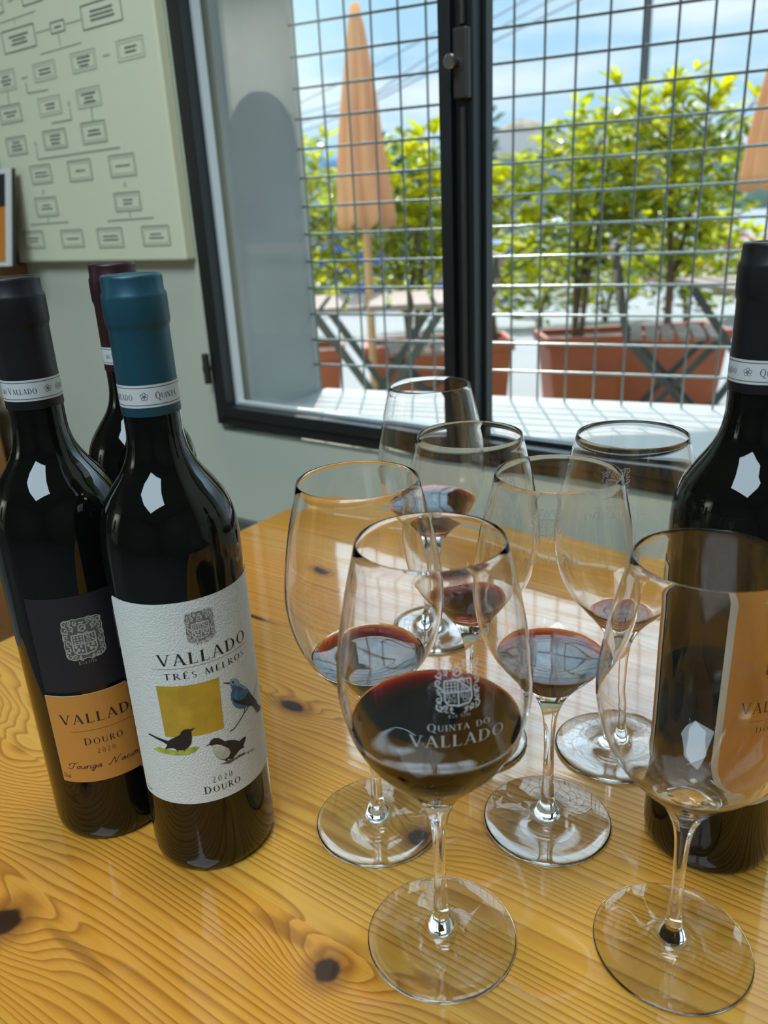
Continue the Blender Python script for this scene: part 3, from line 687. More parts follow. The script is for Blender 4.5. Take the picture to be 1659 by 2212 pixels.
# ------------------------------------------------------------------ poster and shelf on the wall
post = empty('wall_poster', W(-1.19, NI, 0.315), AW)
tag(post, 'pale green canvas poster with a printed family tree on the wall left of the window', 'poster')
m = MB(); m.box(-0.223, -0.020, 0, 0.228, -0.0005, 0.60); m.build('canvas', 'poster_paper', post, bevel=0.003)
PX = lambda u: u / 1000 + 1.19
PZ = lambda z: z / 1000 - 0.315
def flat(name, items, mats, parent, T):
    mm = MB()
    for pts, lay, mi in items: mm.add([T(a, b, lay) for a, b in pts], [list(range(len(pts)))], mi)
    return mm.build(name, mats, parent)
it = []
rnd = random.Random(5)
for k, (a, b, c, d) in enumerate(BOX):
    x0, z1, x1, z0 = PX(a), PZ(b), PX(c), PZ(d)
    x0 = max(x0, -0.219)
    if x1 - x0 < .01: continue
    dark = k in (0, 1, 2, 22, 23); mid = k < 9
    mi = 0 if dark else 1; wd = 0.0016 if dark else (0.0012 if mid else 0.0022)
    for p, q in (((x0, z0), (x1, z0)), ((x1, z0), (x1, z1)), ((x1, z1), (x0, z1)), ((x0, z1), (x0, z0))): it += line([p, q], wd, -0.0203, mi)
    if not dark:
        g = .004
        for p, q in (((x0 + g, z0 + g), (x1 - g, z0 + g)), ((x1 - g, z0 + g), (x1 - g, z1 - g)), ((x1 - g, z1 - g), (x0 + g, z1 - g)), ((x0 + g, z1 - g), (x0 + g, z0 + g))): it += line([p, q], 0.0008, -0.0203, 1)
    rows = 1 if (x1 - x0) < .045 else rnd.choice((2, 3)) if k < 13 else rnd.choice((1, 2))
    cx = (x0 + x1) / 2; cz = (z0 + z1) / 2
    for r_ in range(rows):
        zz = cz + (rows - 1) * .0027 - r_ * .0054; L = (x1 - x0) * rnd.uniform(.32, .62); x = cx - L / 2
        while x < cx + L / 2:      # unreadable small print: broken strokes
            s = rnd.uniform(.0012, .0032); it.append(([(x, zz - .0013), (x + s, zz - .0013), (x + s, zz + rnd.uniform(.0006, .0016)), (x, zz + .0012)], -0.0203, 0 if k < 13 else 2)); x += s + .0005
for l in LIN:
    for i in range(len(l) - 1):
        it += line([(max(PX(l[i][0]), -.219), PZ(l[i][1])), (PX(l[i + 1][0]), PZ(l[i + 1][1]))], 0.0010 if l[0][1] > 600 else .0022, -0.0203, 0 if l[0][1] > 600 else 1)
for a, b in DOT: it += ring(PX(a), PZ(b), .0035, .0035, .0014, -0.0203, 1, n=12)
for a, b in TXT:
    for q in range(4): it += line([(PX(a) - .008 + q * .004, PZ(b) - .001), (PX(a) - .006 + q * .004, PZ(b) + .0015)], .0016, -0.0203, 0)
mat('poster_text', (0.13, 0.14, 0.11), 0.8)
flat('printed_chart', it, ['poster_ink', 'poster_relief', 'poster_text'], post, lambda a, b, l: (a, l, b))

sh = empty('wall_shelf', W(-1.80, NI, 0.29), AW)
tag(sh, 'orange-brown wooden wall shelf at the left edge, under the framed picture', 'shelf')
m = MB(); m.box(-0.36, -0.17, 0.0, 0.375, -0.001, 0.022); m.build('board', 'shelf_wood', sh, bevel=0.002)
for x in (-0.3, 0.28):
    m = MB(); m.prism([(-0.15, 0), (-0.002, 0), (-0.002, -0.10), (-0.02, -0.10)], x, x + 0.016, lambda a, b, c: (c, a, b)); m.build('bracket', 'shelf_wood', sh)
pf = empty('framed_picture', W(-1.474, 0.775, 0.3125), AW)
tag(pf, 'small framed picture, orange below and dark above, leaning on the wooden wall shelf', 'picture frame')
T = lambda x, y, z: (x, y * 1.0 + z * 0.22, z)
m = MB(); m.box(-0.12, 0.003, 0, 0.125, 0.010, 0.155, T); m.build('backing', 'picture_edge', pf)
m = MB(); m.box(-0.12, -0.004, 0, 0.125, 0.0029, 0.155, T)
fr_ = m.build('frame', 'picture_white', pf)
m = MB(); m.box(-0.112, -0.0052, 0.008, 0.117, -0.0042, 0.095, T); m.build('print', 'picture_orange', pf)
m = MB(); m.box(-0.112, -0.0052, 0.0952, 0.117, -0.0042, 0.147, T); m.build('print', 'picture_dark', pf)
cab = empty('wooden_cabinet', W(-1.98, 0.62, ZF), AW)
tag(cab, 'orange-brown wooden cabinet at the left edge, behind the black-capsuled bottle', 'cabinet')
ch = 0.055 - ZF
m = MB(); m.box(-0.4, -0.2, ch - 0.024, 0.42, 0.2, ch); m.build('top', 'shelf_wood', cab, bevel=0.003)
m = MB(); m.box(-0.38, -0.18, 0.05, 0.40, 0.19, ch - 0.0245); m.box(-0.36, -0.16, 0, 0.38, 0.17, 0.0499); m.build('body', 'shelf_wood', cab, bevel=0.002)
for x in (-0.37, 0.012):
    m = MB(); m.box(x, -0.197, 0.08, x + 0.376, -0.1805, ch - 0.05); d_ = m.build('door', 'shelf_wood', cab, bevel=0.003)
    m = MB(); m.tube([(x + (.34 if x < 0 else .036), -0.197, 0.5), (x + (.34 if x < 0 else .036), -0.215, 0.5)], [0.008, 0.011], 12); m.build('knob', 'steel', d_, auto=40)

# ------------------------------------------------------------------ table
TU0, TU1, TN0, TN1 = -0.705, 0.52, 0.055, 0.803
tb = empty('wooden_table', W((TU0 + TU1) / 2, (TN0 + TN1) / 2, ZF), AW)
tag(tb, 'varnished knotty pine table the bottles and glasses stand on', 'table')
off = V((-(TU0 + TU1) / 2, -(TN0 + TN1) / 2, -ZF))
def rrect(x0, y0, x1, y1, r, n=8):
    p = []
    for cx, cy_, a in ((x1 - r, y1 - r, 0), (x0 + r, y1 - r, 90), (x0 + r, y0 + r, 180), (x1 - r, y0 + r, 270)):
        p += [(cx + r * math.cos(R(a + 90 * i / n)), cy_ + r * math.sin(R(a + 90 * i / n))) for i in range(n + 1)]
    return p
m = MB(); m.prism(rrect(TU0, TN0, TU1, TN1, 0.045), -0.030, 0.0)
o = m.build('tabletop', 'varnished_pine', tb, bevel=0.005); o.location = off
m = MB()
for a in ((TU0 + .07, TN0 + .06, TU1 - .07, TN0 + .08), (TU0 + .07, TN1 - .08, TU1 - .07, TN1 - .06), (TU0 + .07, TN0 + .08, TU0 + .09, TN1 - .08), (TU1 - .09, TN0 + .08, TU1 - .07, TN1 - .08)): m.box(a[0], a[1], -0.11, a[2], a[3], -0.0302)
o = m.build('apron', 'varnished_pine', tb); o.location = off
for x in (TU0 + .045, TU1 - .105):
    for y in (TN0 + .035, TN1 - .095):
        m = MB(); m.box(x, y, ZF, x + .06, y + .06, -0.0302); o = m.build('leg', 'varnished_pine', tb, bevel=0.004); o.location = off

# ------------------------------------------------------------------ wine glasses
OUT = [(0.0200, .0040), (0.035, .00335), (0.05, .0031), (0.06, .0032), (0.07, .0036), (0.078, .0044), (0.085, .0060), (0.095, .0104), (0.105, .0180), (0.115, .0268), (0.125, .0346), (0.14, .0417), (0.16, .0455), (0.18, .0444), (0.205, .0401), (0.2334, .0334)]
OP = pchip(OUT, 74)
def rout(z):
    if z is None: return 0.042
    for (z0, r0), (z1, r1) in zip(OP, OP[1:]):
        if z <= z1: return r0 + (r1 - r0) * (z - z0) / (z1 - z0)
    return OP[-1][1]
def wallt(z): return 0.00055 + 0.0003 * max(0, min(1, (0.20 - z) / 0.05)) + 0.0022 * max(0, min(1, (0.122 - z) / 0.02))
def rin(z): return max(0.0, rout(z) - wallt(z))
ZI = 0.1010   # lowest point inside the bowl
INN = [(z, r) for z, r in pchip([(ZI, 0.0), (ZI + .0008, .0062), (ZI + .003, .0115)], 3)]
INP = [(0.0, ZI), (0.0045, ZI + .0003), (0.0085, ZI + .0012), (0.0120, ZI + .0028)] + [(rin(z), z) for z in [0.107, .110, .1135, .117, .121, .125, .130, .135, .140, .146, .152, .158, .164, .170, .177, .184, .191, .198, .206, .214, .222, .228, .2322]]
def inner_r(z):
    for (r0, z0), (r1, z1) in zip(INP, INP[1:]):
        if z <= z1: return r0 + (r1 - r0) * (z - z0) / (z1 - z0)
    return INP[-1][0]
def glass_body():
    foot = [(0.0, 0.0012), (0.030, 0.0006), (0.0375, 0.0001), (0.0393, 0.0003), (0.0401, 0.0011), (0.0399, 0.0019), (0.0385, 0.0024), (0.030, 0.0030), (0.020, 0.0041), (0.0135, 0.0052), (0.0098, 0.0065), (0.0074, 0.0086), (0.0066, 0.0105), (0.0063, 0.0122), (0.0054, 0.0140), (0.0045, 0.0165)]
    outer = [(r, z) for z, r in OP if z < 0.2325] + [(rout(0.2328), 0.2328), (0, 0)]
    rim = [(0.03305 + 0.00036 * math.cos(R(a)), 0.2331 + 0.00036 * math.sin(R(a))) for a in range(0, 181, 20)]
    m = MB(); m.lathe(foot + outer[:-1] + rim + INP[::-1][1:], 72)
    return m.mesh('wineglass_body', smooth=True)
def wetted(me, zl):
    me = me.copy()
    me.materials.append(MATS['crystal']); me.materials.append(MATS['wetted_crystal'])
    for p in me.polygons:
        c = p.center
        if ZI - .0005 < c.z < zl and math.hypot(c.x, c.y) < rout(max(c.z, ZI)) - wallt(c.z) * .6 and (c.z > .104 or p.normal.z > .5): p.material_index = 1
    return me
def wine_body(zl):
    pr = [(0.0, ZI - 0.0002)]
    zz = [ZI + .0003, ZI + .0012, ZI + .0028] + [ZI + .0028 + (zl - ZI - .0028) * i / 10 for i in range(1, 11)]
    zz = [z for z in zz if z < zl - .0003] + [zl]
    pr += [(inner_r(z) + 0.00025, z - (0.0001 if z < zl else 0)) for z in zz]
    r = inner_r(zl)
    pr += [(r - 0.0006, zl - 0.0002), (r - 0.0016, zl - 0.0004), (r * .5, zl - .0004), (0.0, zl - 0.0004)]
    m = MB(); m.lathe(pr, 64); me = m.mesh('wine', smooth=False, auto=35)
    a = me.attributes.new('free_surface', 'FLOAT', 'FACE')
    for p in me.polygons: a.data[p.index].value = 1.0 if p.normal.z > .5 else 0.0
    return me
def etch(ang):
    it = crest(0, 0.1865, 0.0185, 0.0225, 0.00015, None, 0, etched=True)
    it += text('EST', -0.0042, 0.1725, .0014, width=.0036, lay=.00015, mi=0) + text('1716', 0.0006, 0.1725, .0014, width=.0040, small=1, lay=.00015, mi=0)
    it += text('QUINTA', -0.0125, 0.1665, .0036, width=.0165, lay=.00015, mi=0, small=.78) + text('DO', 0.0066, 0.1665, .0028, width=.0062, lay=.00015, mi=0, small=1)
    it += text('VALLADO', -0.0195, 0.1585, .0058, width=.039, lay=.00015, mi=0, small=1)
    return wrap_mesh('engraving', it, rout, R(ang), step=.003)
GB = glass_body()
EN = etch(0)
GL_ = [  # x, y, wine level, bearing of the engraving from the camera side, height scale, label
 (0.0196, 0.3172, 0.1412, 12.5, 1.0, 'nearest tall wine glass at the centre, holding the most red wine, engraved side facing out'),
 (-0.0136, 0.4062, 0.1242, None, 1.0, 'wine glass a quarter full of red wine, nearest to the white-labelled bottle'),
 (0.0940, 0.4000, 0.1212, -172.2, 1.0, 'wine glass with shallow red wine, right of the fullest glass, whole foot in view'),
 (0.1394, 0.3046, None, None, 0.958, 'empty clear wine glass in front of the right-hand bottle with the orange label'),
 (0.0428, 0.6459, 0.1318, 100.0, 1.0, 'rearmost wine glass with red wine, closest to the window'),
 (0.0570, 0.4865, 0.1165, 147.0, 1.0, 'wine glass with a little red wine, directly in front of the rearmost glass'),
 (0.1553, 0.4682, 0.1088, -168.0, 1.0, 'nearly empty wine glass with red dregs, left of the dark shoulder of the right bottle'),
]
for k, (x, y, zl, ea, hs_, lab) in enumerate(GL_):
    r_ = empty('wine_glass', (x, y, 0.0002)); r_.scale = (1, 1, hs_)
    tag(r_, lab, 'wine glass', 'wine glasses on the table')
    link('glass_body', wetted(GB, zl) if zl else GB, r_, ['crystal'])
    if zl:
        o = link('red_wine', wine_body(zl), r_, ['red_wine'])
    if ea is not None:
        o = link('engraving', EN, r_, ['etching'])
        o.rotation_euler = (0, 0, math.atan2(-y, -x) + R(ea))

# ------------------------------------------------------------------ wine bottles
BOT = [(0.012, .0378), (0.10, .0378), (0.17, .0378), (0.19, .0378), (0.20, .0377), (0.208, .0374), (0.216, .0364), (0.224, .0343), (0.231, .0310), (0.238, .0262), (0.245, .0211), (0.253, .0170), (0.262, .0150), (0.275, .0147), (0.30, .0146), (0.325, .0145)]
def bottle_mesh(rs=1.0):
    p = [(r * (rs if z < .2 else 1 + (rs - 1) * max(0, (.262 - z) / .062) if z < .262 else 1), z) for z, r in pchip(BOT, 70)]
    base = [(0.0, 0.006), (0.022, 0.004), (0.031, 0.0008), (0.0335, 0.0), (0.0355, 0.0008), (0.0370, 0.0032), (0.0377, 0.0075)]
    m = MB(); m.lathe([(r * rs, z) for r, z in base] + p, 72); return m.mesh('bottle_body', smooth=True)
CAPS = [(0.01515, 0.2764), (0.01525, 0.2768), (0.0151, 0.300), (0.0150, 0.3185), (0.01515, 0.3200), (0.01575, 0.3215), (0.0160, 0.3225), (0.0160, 0.3345), (0.0158, 0.3360), (0.0150, 0.3372), (0.0149, 0.3435), (0.0147, 0.3447), (0.0141, 0.3452), (0.0126, 0.3450), (0.0122, 0.3446), (0.0, 0.3447)]
def cap_mesh():
    m = MB(); m.lathe(CAPS, 56); return m.mesh('capsule', auto=50)
def capr(z): return 0.0152 if z is None else 0.01515 + 0.0001 * (0.30 - z) / .02
def band(a0):
    """paper neck band with rosette at bearing a0"""
    Rb = 0.0152; ra = R(a0) * Rb
    it = []
    S = 26
    for i in range(S * 2):
        s0, s1 = -PI * Rb + 2 * PI * Rb * i / (S * 2), -PI * Rb + 2 * PI * Rb * (i + 1) / (S * 2)
        it.append(([(s0, .2812), (s1, .2812), (s1, .2926), (s0, .2926)], 0.0001, 0))
        for zz in (.2824, .2912): it.append(([(s0, zz), (s1, zz), (s1, zz + .0003), (s0, zz + .0003)], 0.0002, 1))
    it += rosette(ra, .2869, .0021, .0002, 1)
    z0 = .2852
    it += text('QUINTA', ra + .0055, z0, .0036, width=.0125, lay=.0002, mi=1, small=.78)
    it += text('VALLADO', ra - .0060 - .0158, z0, .0036, width=.0158, lay=.0002, mi=1, small=.8)
    it += text('DO', ra - .0060 - .0158 - .0048, z0, .0026, width=.0036, lay=.0002, mi=1, small=1)
    return it
BM = bottle_mesh(); CM = cap_mesh()
def rb(z): return 0.0378
def sheet(s0, s1, z0, z1, lay, mi, nz=1):
    return [([(s0, z0), (s1, z0), (s1, z1), (s0, z1)], lay, mi)]
def rsheet(s0, s1, z0, z1, r, lay, mi):
    return [(rrect(s0, z0, s1, z1, r, 4), lay, mi)]
D = lambda a: R(a) * 0.0378
def bottle(x, y, cap, lab, ba, prints, bm=None, s=1.0, group='wine bottles on the table'):
    r_ = empty('wine_bottle', (x, y, 0.0002), math.atan2(-y, -x)); r_.scale = (1, 1, s)
    tag(r_, lab, 'wine bottle', group)
    o = link('bottle_body', bm or BM, r_, ['bottle_glass'])
    me = CM.copy(); link('capsule', me, r_, [cap])
    link('neck_band', wrap_mesh('neck_band', band(ba), capr, 0), r_, ['band_paper', 'band_ink'])
    for nm, items, mats in prints:
        link(nm, wrap_mesh(nm, items, rb if not bm else (lambda z: 0.0370 if z is not None else .0370), 0), r_, mats)
    return r_
# white label with three birds
A3 = {k: [(D(a), z / 1000) for a, z in v] for k, v in ART.items()}
wl_ = rsheet(D(-70.3), D(97), .0528, .1822, .003, .0002, 0)
wl_ += crest(D(11.6), .1663, .0158, .0182, .0003, 2, 3)
wl_ += text('EST', D(6.8), .1556, .0014, width=.0030, lay=.0004, mi=1) + text('1716', D(12.2), .1556, .0014, width=.0031, small=1, lay=.0004, mi=1)
wl_ += text('VALLADO', D(-27), .1452, .0069, width=D(82), lay=.0004, mi=1, small=1, gap=.13)
wl_ += line([(D(-33), .1433), (D(57), .1433)], .0002, .0004, 4)
wl_ += text('TR\u00caS', D(-23.5), .1366, .0038, width=D(27), lay=.0004, mi=1, small=1, gap=.25) + text('MELROS', D(10), .1366, .0038, width=D(40), lay=.0004, mi=1, small=1, gap=.22)
wl_ += [([(D(-31.8), .1326), (D(20.8), .1320), (D(19.2), .0990), (D(-31.2), .0996)], .0003, 5)]
wl_ += poly(A3['grass'], .00035, 10)
wl_ += poly(A3['thrush'], .0005, 6) + poly(A3['tbeak'], .0005, 6) + poly(A3['tleg1'], .0005, 6) + poly(A3['tleg2'], .0005, 6)
wl_ += poly(A3['blue'], .0004, 7) + poly(A3['bluehead'], .0005, 8) + poly(A3['wing'], .0006, 9) + poly(A3['bbeak'], .0006, 6) + poly(A3['beye'], .0007, 6) + poly(A3['btail'], .00045, 9)
wl_ += line([A3['bleg'][0], A3['bleg'][1]], .0005, .0004, 6) + line([A3['bleg'][7], A3['bleg'][1], A3['bleg'][2], A3['bleg'][3]], .0006, .0004, 6) + line([(D(79), .116), (D(58.2), .1055)], .0004, .0004, 6)
wl_ += poly(A3['dipper'], .0004, 11) + poly(A3['breast'], .0005, 12) + poly(A3['rock'], .00035, 4) + line(A3['sig'], .0003, .0004, 4)
wl_ += text('2020', D(3), .0655, .0040, width=D(18), lay=.0004, mi=1, small=1, gap=.34)
wl_ += text('DOURO', D(-5.3), .0588, .0050, width=D(33), lay=.0004, mi=1, small=.84, gap=.16)
wl_ += text('750', D(-68), .0555, .0030, width=.0034, lay=.0004, mi=4, small=1) + text('ml', D(-62.5), .0555, .0028, width=.0024, lay=.0004, mi=4, small=1)
WLM = ['label_white', 'ink_black', 'crest_grey', 'crest_pale', 'ink_grey', 'gold_square', 'bird_black', 'bird_blue', 'bird_pale_blue', 'bird_wing', 'grass_print', 'bird_brown', 'bird_breast']
bottle(-0.1188, 0.4070, 'capsule_teal', 'red wine bottle with teal capsule and white label printed with three birds', -10.2, [('front_label', wl_, WLM)])
# black and orange labels
bk = sheet(D(-45), D(45), .1122, .1735, .0002, 0) + crest(D(-.3), .1462, .0222, .0262, .0003, 2, 1)
bk += text('EST', D(-8.2), .1297, .0019, width=.0046, lay=.0003, mi=1) + text('1716', D(-.3), .1297, .0019, width=.0046, small=1, lay=.0003, mi=1)
def orange(c, w_, z0, z1, border=0, full=True):
    q = []
    if border:
        q += rsheet(c - w_, c + w_, z0, z1, .002, .0002, 2) + rsheet(c - w_ + border, c + w_ - border, z0 + border, z1 - border, .0012, .0003, 0)
    else:
        q += rsheet(c - w_, c + w_, z0, z1, .0008, .0003, 0) + rsheet(c - w_ - .0002, c + w_ + .0002, z0 - .0002, z1 + .0003, .0008, .0002, 2)
    return q
og = orange(0, D(46.6), .0476, .1095)
og += text('VALLADO', D(-36), .0900, .0066, width=D(76), lay=.0004, mi=1, small=1, gap=.13)
og += line([(D(-28), .0846), (D(28), .0846)], .0002, .0004, 1)
og += text('DOURO', D(-18), .0745, .0050, width=D(34.5), lay=.0004, mi=1, small=.84, gap=.16)
og += text('2020', D(-8.3), .0676, .0036, width=D(16), lay=.0004, mi=1, small=1, gap=.34)
og += pen('Touriga', D(-38), .0575, .0052, D(31), .0004, 1) + pen('Nacional', D(-.5), .0575, .0052, D(38), .0004, 1)
og += text('750', D(-45.3), .0505, .0034, width=.0028, lay=.0004, mi=1, small=1) + text('ml', D(-40.6), .0505, .0032, width=.0021, lay=.0004, mi=1, small=1)
bottle(-0.1919, 0.4377, 'capsule_black', 'red wine bottle with black capsule and separate black and orange labels, leftmost on the table', 30.3,
       [('upper_label', bk, ['label_black', 'silver_print', 'ink_grey']), ('lower_label', og, ['label_orange', 'ink_purple', 'label_edge'])])
bottle(-0.1702, 0.5436, 'capsule_burgundy', 'red wine bottle with burgundy capsule, standing behind the two left bottles', 45, [])
f2 = orange(D(46), D(47.5), .0520, .1815, .0036)
f2 += text('VALLADO', D(15.5), .1120, .0064, width=D(61), lay=.0004, mi=1, small=1, gap=.13) + line([(D(24), .1068), (D(68), .1068)], .0002, .0004, 1)
f2 += text('DOURO', D(30), .0985, .0042, width=D(32), lay=.0004, mi=1, small=.84, gap=.16) + crest(D(46), .1465, .020, .0235, .0004, None, 1)
b2 = orange(D(-112), D(48), .0520, .1825, .0036)
bottle(0.1887, 0.3829, 'capsule_black', 'red wine bottle at the right edge with black capsule and tall pale-bordered orange label', -23.3,
       [('front_label', f2, ['label_orange', 'ink_purple', 'label_edge']), ('back_label', b2, ['label_orange', 'ink_purple', 'label_edge'])], bottle_mesh(0.975), 1.004)
# ------------------------------------------------------------------ terrace outside: planters and shrubs
def planter(x0, x1, y0, label):
    h = 0.39; c = ((x0 + x1) / 2, y0 + 0.17); hw = (x1 - x0) / 2; hd = 0.17
    r_ = empty('planter_box', (c[0], c[1], ZG)); tag(r_, label, 'planter', 'terracotta planters on the terrace')
    m = MB()
    def loop(k, z, ins=0): return [(sx * (hw * k - ins), sy * (hd * k - ins), z) for sx, sy in ((-1, -1), (1, -1), (1, 1), (-1, 1))]
    L = [loop(.88, 0.0), loop(.955, h - .05), loop(1.0, h - .05), loop(1.0, h), loop(1.0, h, .022), loop(.955, h - .06, .022)]
    vs = [v for l in L for v in l]; fs = [(3, 2, 1, 0)]
    for i in range(len(L) - 1):
        for k in range(4): fs.append((4 * i + k, 4 * i + (k + 1) % 4, 4 * i + 4 + (k + 1) % 4, 4 * i + 4 + k))
    fs.append((20, 21, 22, 23)); m.add(vs, fs); m.build('box', 'terracotta', r_, bevel=0.004)
    m = MB(); m.box(-hw * .955 + .025, -hd * .955 + .025, h - .0598, hw * .955 - .025, hd * .955 - .025, h - .03); m.build('soil', 'soil', r_)
    return r_
planter(-0.95, -0.165, 3.98, 'long terracotta planter cut by the left edge of the window grille')
planter(-0.06, 0.70, 3.98, 'long terracotta planter behind the dark window mullion')
planter(0.855, 1.80, 3.98, 'largest long terracotta planter, right half of the window, two trunks in it')
def leaf(m, p, d, L, wd, rnd_, mi, fold=.25):
    d = d.normalized(); s = d.cross(V((rnd_.uniform(-.5, .5), rnd_.uniform(-.5, .5), 1))); s = s.normalized() if s.length > 1e-3 else V((1, 0, 0)); n = s.cross(d)
    q = lambda t, x, h: p + d * (L * t) + s * (wd * x) + n * (wd * h) - V((0, 0, 1)) * (L * .12 * t * t)
    m.add([q(0, 0, 0), q(.3, .5, fold), q(.7, .42, fold), q(1, 0, 0), q(.7, -.42, fold), q(.3, -.5, fold), q(.3, 0, 0), q(.7, 0, 0)],
          [(0, 1, 6), (1, 2, 7, 6), (2, 3, 7), (0, 6, 5), (6, 7, 4, 5), (7, 3, 4)], mi)
def shrub(name, x, y, zb, zt, rx, ry, nleaf, seed, label, group, L=.10, cat='shrub', mats=('leaf_bright', 'leaf_deep'), bare=.24, wd=.36, flowers=None, cap=0.62):
    rnd_ = random.Random(seed)
    r_ = empty(name, (x, y, zb)); tag(r_, label, cat, group)
    H = zt - zb; tm = MB(); fm = MB(); tips = []
    for k in range(3 if nleaf > 300 else 2):
        a = rnd_.uniform(0, 6.28); o_ = V((rnd_.uniform(-.03, .03), rnd_.uniform(-.03, .03), 0))
        pts = [o_, o_ + V((.02 * math.cos(a), .02 * math.sin(a), H * .22)), o_ + V((rx * .25 * math.cos(a), ry * .25 * math.sin(a), H * .5)), o_ + V((rx * .4 * math.cos(a), ry * .4 * math.sin(a), H * .82))]
        tm.tube(pts, [.016, .014, .010, .004], 7); 
        for j in range(9):
            t = rnd_.uniform(bare + .05, .95); i = min(2, int(t * 3)); p = pts[i].lerp(pts[i + 1], t * 3 - i)
            b = rnd_.uniform(0, 6.28); e = p + V((rx * rnd_.uniform(.35, .95) * math.cos(b), ry * rnd_.uniform(.35, .95) * math.sin(b), H * rnd_.uniform(.06, .24)))
            if e.z > H * .97: e.z = H * rnd_.uniform(.85, .97)
            tm.tube([p, p.lerp(e, .5) + V((0, 0, -.02)), e], [.006, .004, .002], 5); tips.append((p, e))
    for p, e in tips:
        for k in range(rnd_.randint(4, 7)):       # young bright rosette at the shoot tip
            a = rnd_.uniform(0, 6.28); d = V((math.cos(a) * .75, math.sin(a) * .75, rnd_.uniform(.35, 1.2)))
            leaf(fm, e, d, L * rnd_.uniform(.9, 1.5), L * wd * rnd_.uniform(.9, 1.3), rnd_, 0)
    for k in range(nleaf):
        while True:
            q = V((rnd_.uniform(-1, 1), rnd_.uniform(-1, 1), rnd_.uniform(-1, 1)))
            if q.length < 1: break
        zc = bare + (1 - bare) * .48
        p = V((q.x * rx, q.y * ry, H * (zc + q.z * (1 - bare) * .50)))
        a = rnd_.uniform(0, 6.28); d = V((math.cos(a) + q.x * .6, math.sin(a) + q.y * .6, rnd_.uniform(-.35, .9)))
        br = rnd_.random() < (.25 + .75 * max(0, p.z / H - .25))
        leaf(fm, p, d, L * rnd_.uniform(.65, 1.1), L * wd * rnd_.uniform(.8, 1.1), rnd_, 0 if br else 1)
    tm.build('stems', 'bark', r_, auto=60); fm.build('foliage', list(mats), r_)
    if flowers:
        bm_ = MB()
        for k in range(flowers[1]):
            a = rnd_.uniform(0, 6.28); p = V((rx * .9 * math.cos(a) * rnd_.uniform(.2, 1), ry * .9 * math.sin(a) * rnd_.uniform(.2, 1), H * rnd_.uniform(.35, 1.0)))
            n5 = 5
            for i in range(n5):
                b = 2 * PI * i / n5; d = V((math.cos(b), -.4, math.sin(b))); leaf(bm_, p, d, .032, .026, rnd_, 0, .1)
        bm_.build('blossom', flowers[0], r_)
    return r_
zp = ZG + 0.365
G1 = 'shrubs in the terracotta planters'
shrub('potted_shrub', -0.42, 4.15, zp, 0.78, .36, .24, 800, 1, 'yellow-green leafy shrub left of the closed orange parasol', G1)
shrub('potted_shrub', 0.18, 4.15, zp, 0.74, .27, .24, 720, 2, 'yellow-green leafy shrub right behind the closed orange parasol, left of the mullion', G1)
shrub('potted_shrub', 0.60, 4.15, zp, 0.64, .23, .22, 300, 3, 'lower yellow-green shrub just right of the window mullion', G1)
shrub('potted_shrub', 1.06, 4.15, zp, 0.84, .32, .24, 760, 4, 'yellow-green shrub in the left half of the largest planter', G1)
shrub('potted_shrub', 1.52, 4.15, zp, 0.94, .35, .25, 960, 5, 'tallest yellow-green shrub, in front of the right parasol, right half of the largest planter', G1)
# ------------------------------------------------------------------ parasols
def parasol(x, y, zbot, ztop, rb_, label, seed):
    rnd_ = random.Random(seed)
    r_ = empty('closed_parasol', (x, y, ZG)); tag(r_, label, 'parasol', 'closed parasols on the terrace')
    m = MB(); m.lathe([(0, 0), (.14, 0), (.14, .045), (.05, .06), (.035, .13), (0, .13)], 32); m.build('base', 'stone', r_, auto=40)
    m = MB(); m.tube([(0, 0, .1301), (0, 0, ztop - ZG - .02)], .019, 14); m.build('pole', 'parasol_pole', r_, auto=50)
    m = MB(); S = 96; nz = 26; H = ztop - zbot; vs = []; fs = []
    for i in range(nz + 1):
        t = i / nz; base = .028 + (rb_ - .028) * (t ** .85); pl = .34 * min(1, t * 2.5)
        for k in range(S):
            a = 2 * PI * k / S
            rr = base * (1 + pl * (abs(math.sin(a * 4 + .5 * math.sin(3 * t))) - .6) + .05 * math.sin(a * 9 + 5 * t))
            z = ztop - ZG - H * t - (0.035 * abs(math.cos(a * 4)) if i == nz else 0)
            vs.append((rr * math.cos(a), rr * math.sin(a), z))
    for i in range(nz):
        for k in range(S): fs.append((i * S + k, i * S + (k + 1) % S, (i + 1) * S + (k + 1) % S, (i + 1) * S + k))
    fs.append(tuple(range(S))); m.add(vs, fs); o = m.build('canopy', 'parasol_fabric', r_, smooth=True)
    md = o.modifiers.new('solid', 'SOLIDIFY'); md.thickness = .003
    m = MB(); m.lathe([(0, -.01), (.022, -.008), (.024, .03), (.014, .05), (0, .055)], 20); o = m.build('finial', 'parasol_fabric', r_, auto=50); o.location = (0, 0, ztop - ZG)
    return r_
parasol(-0.015, 3.78, 0.335, 1.13, 0.125, 'closed orange parasol seen through the left window pane', 1)
parasol(1.76, 3.42, 0.41, 1.42, 0.225, 'closed orange parasol cut by the right edge of the photo', 2)
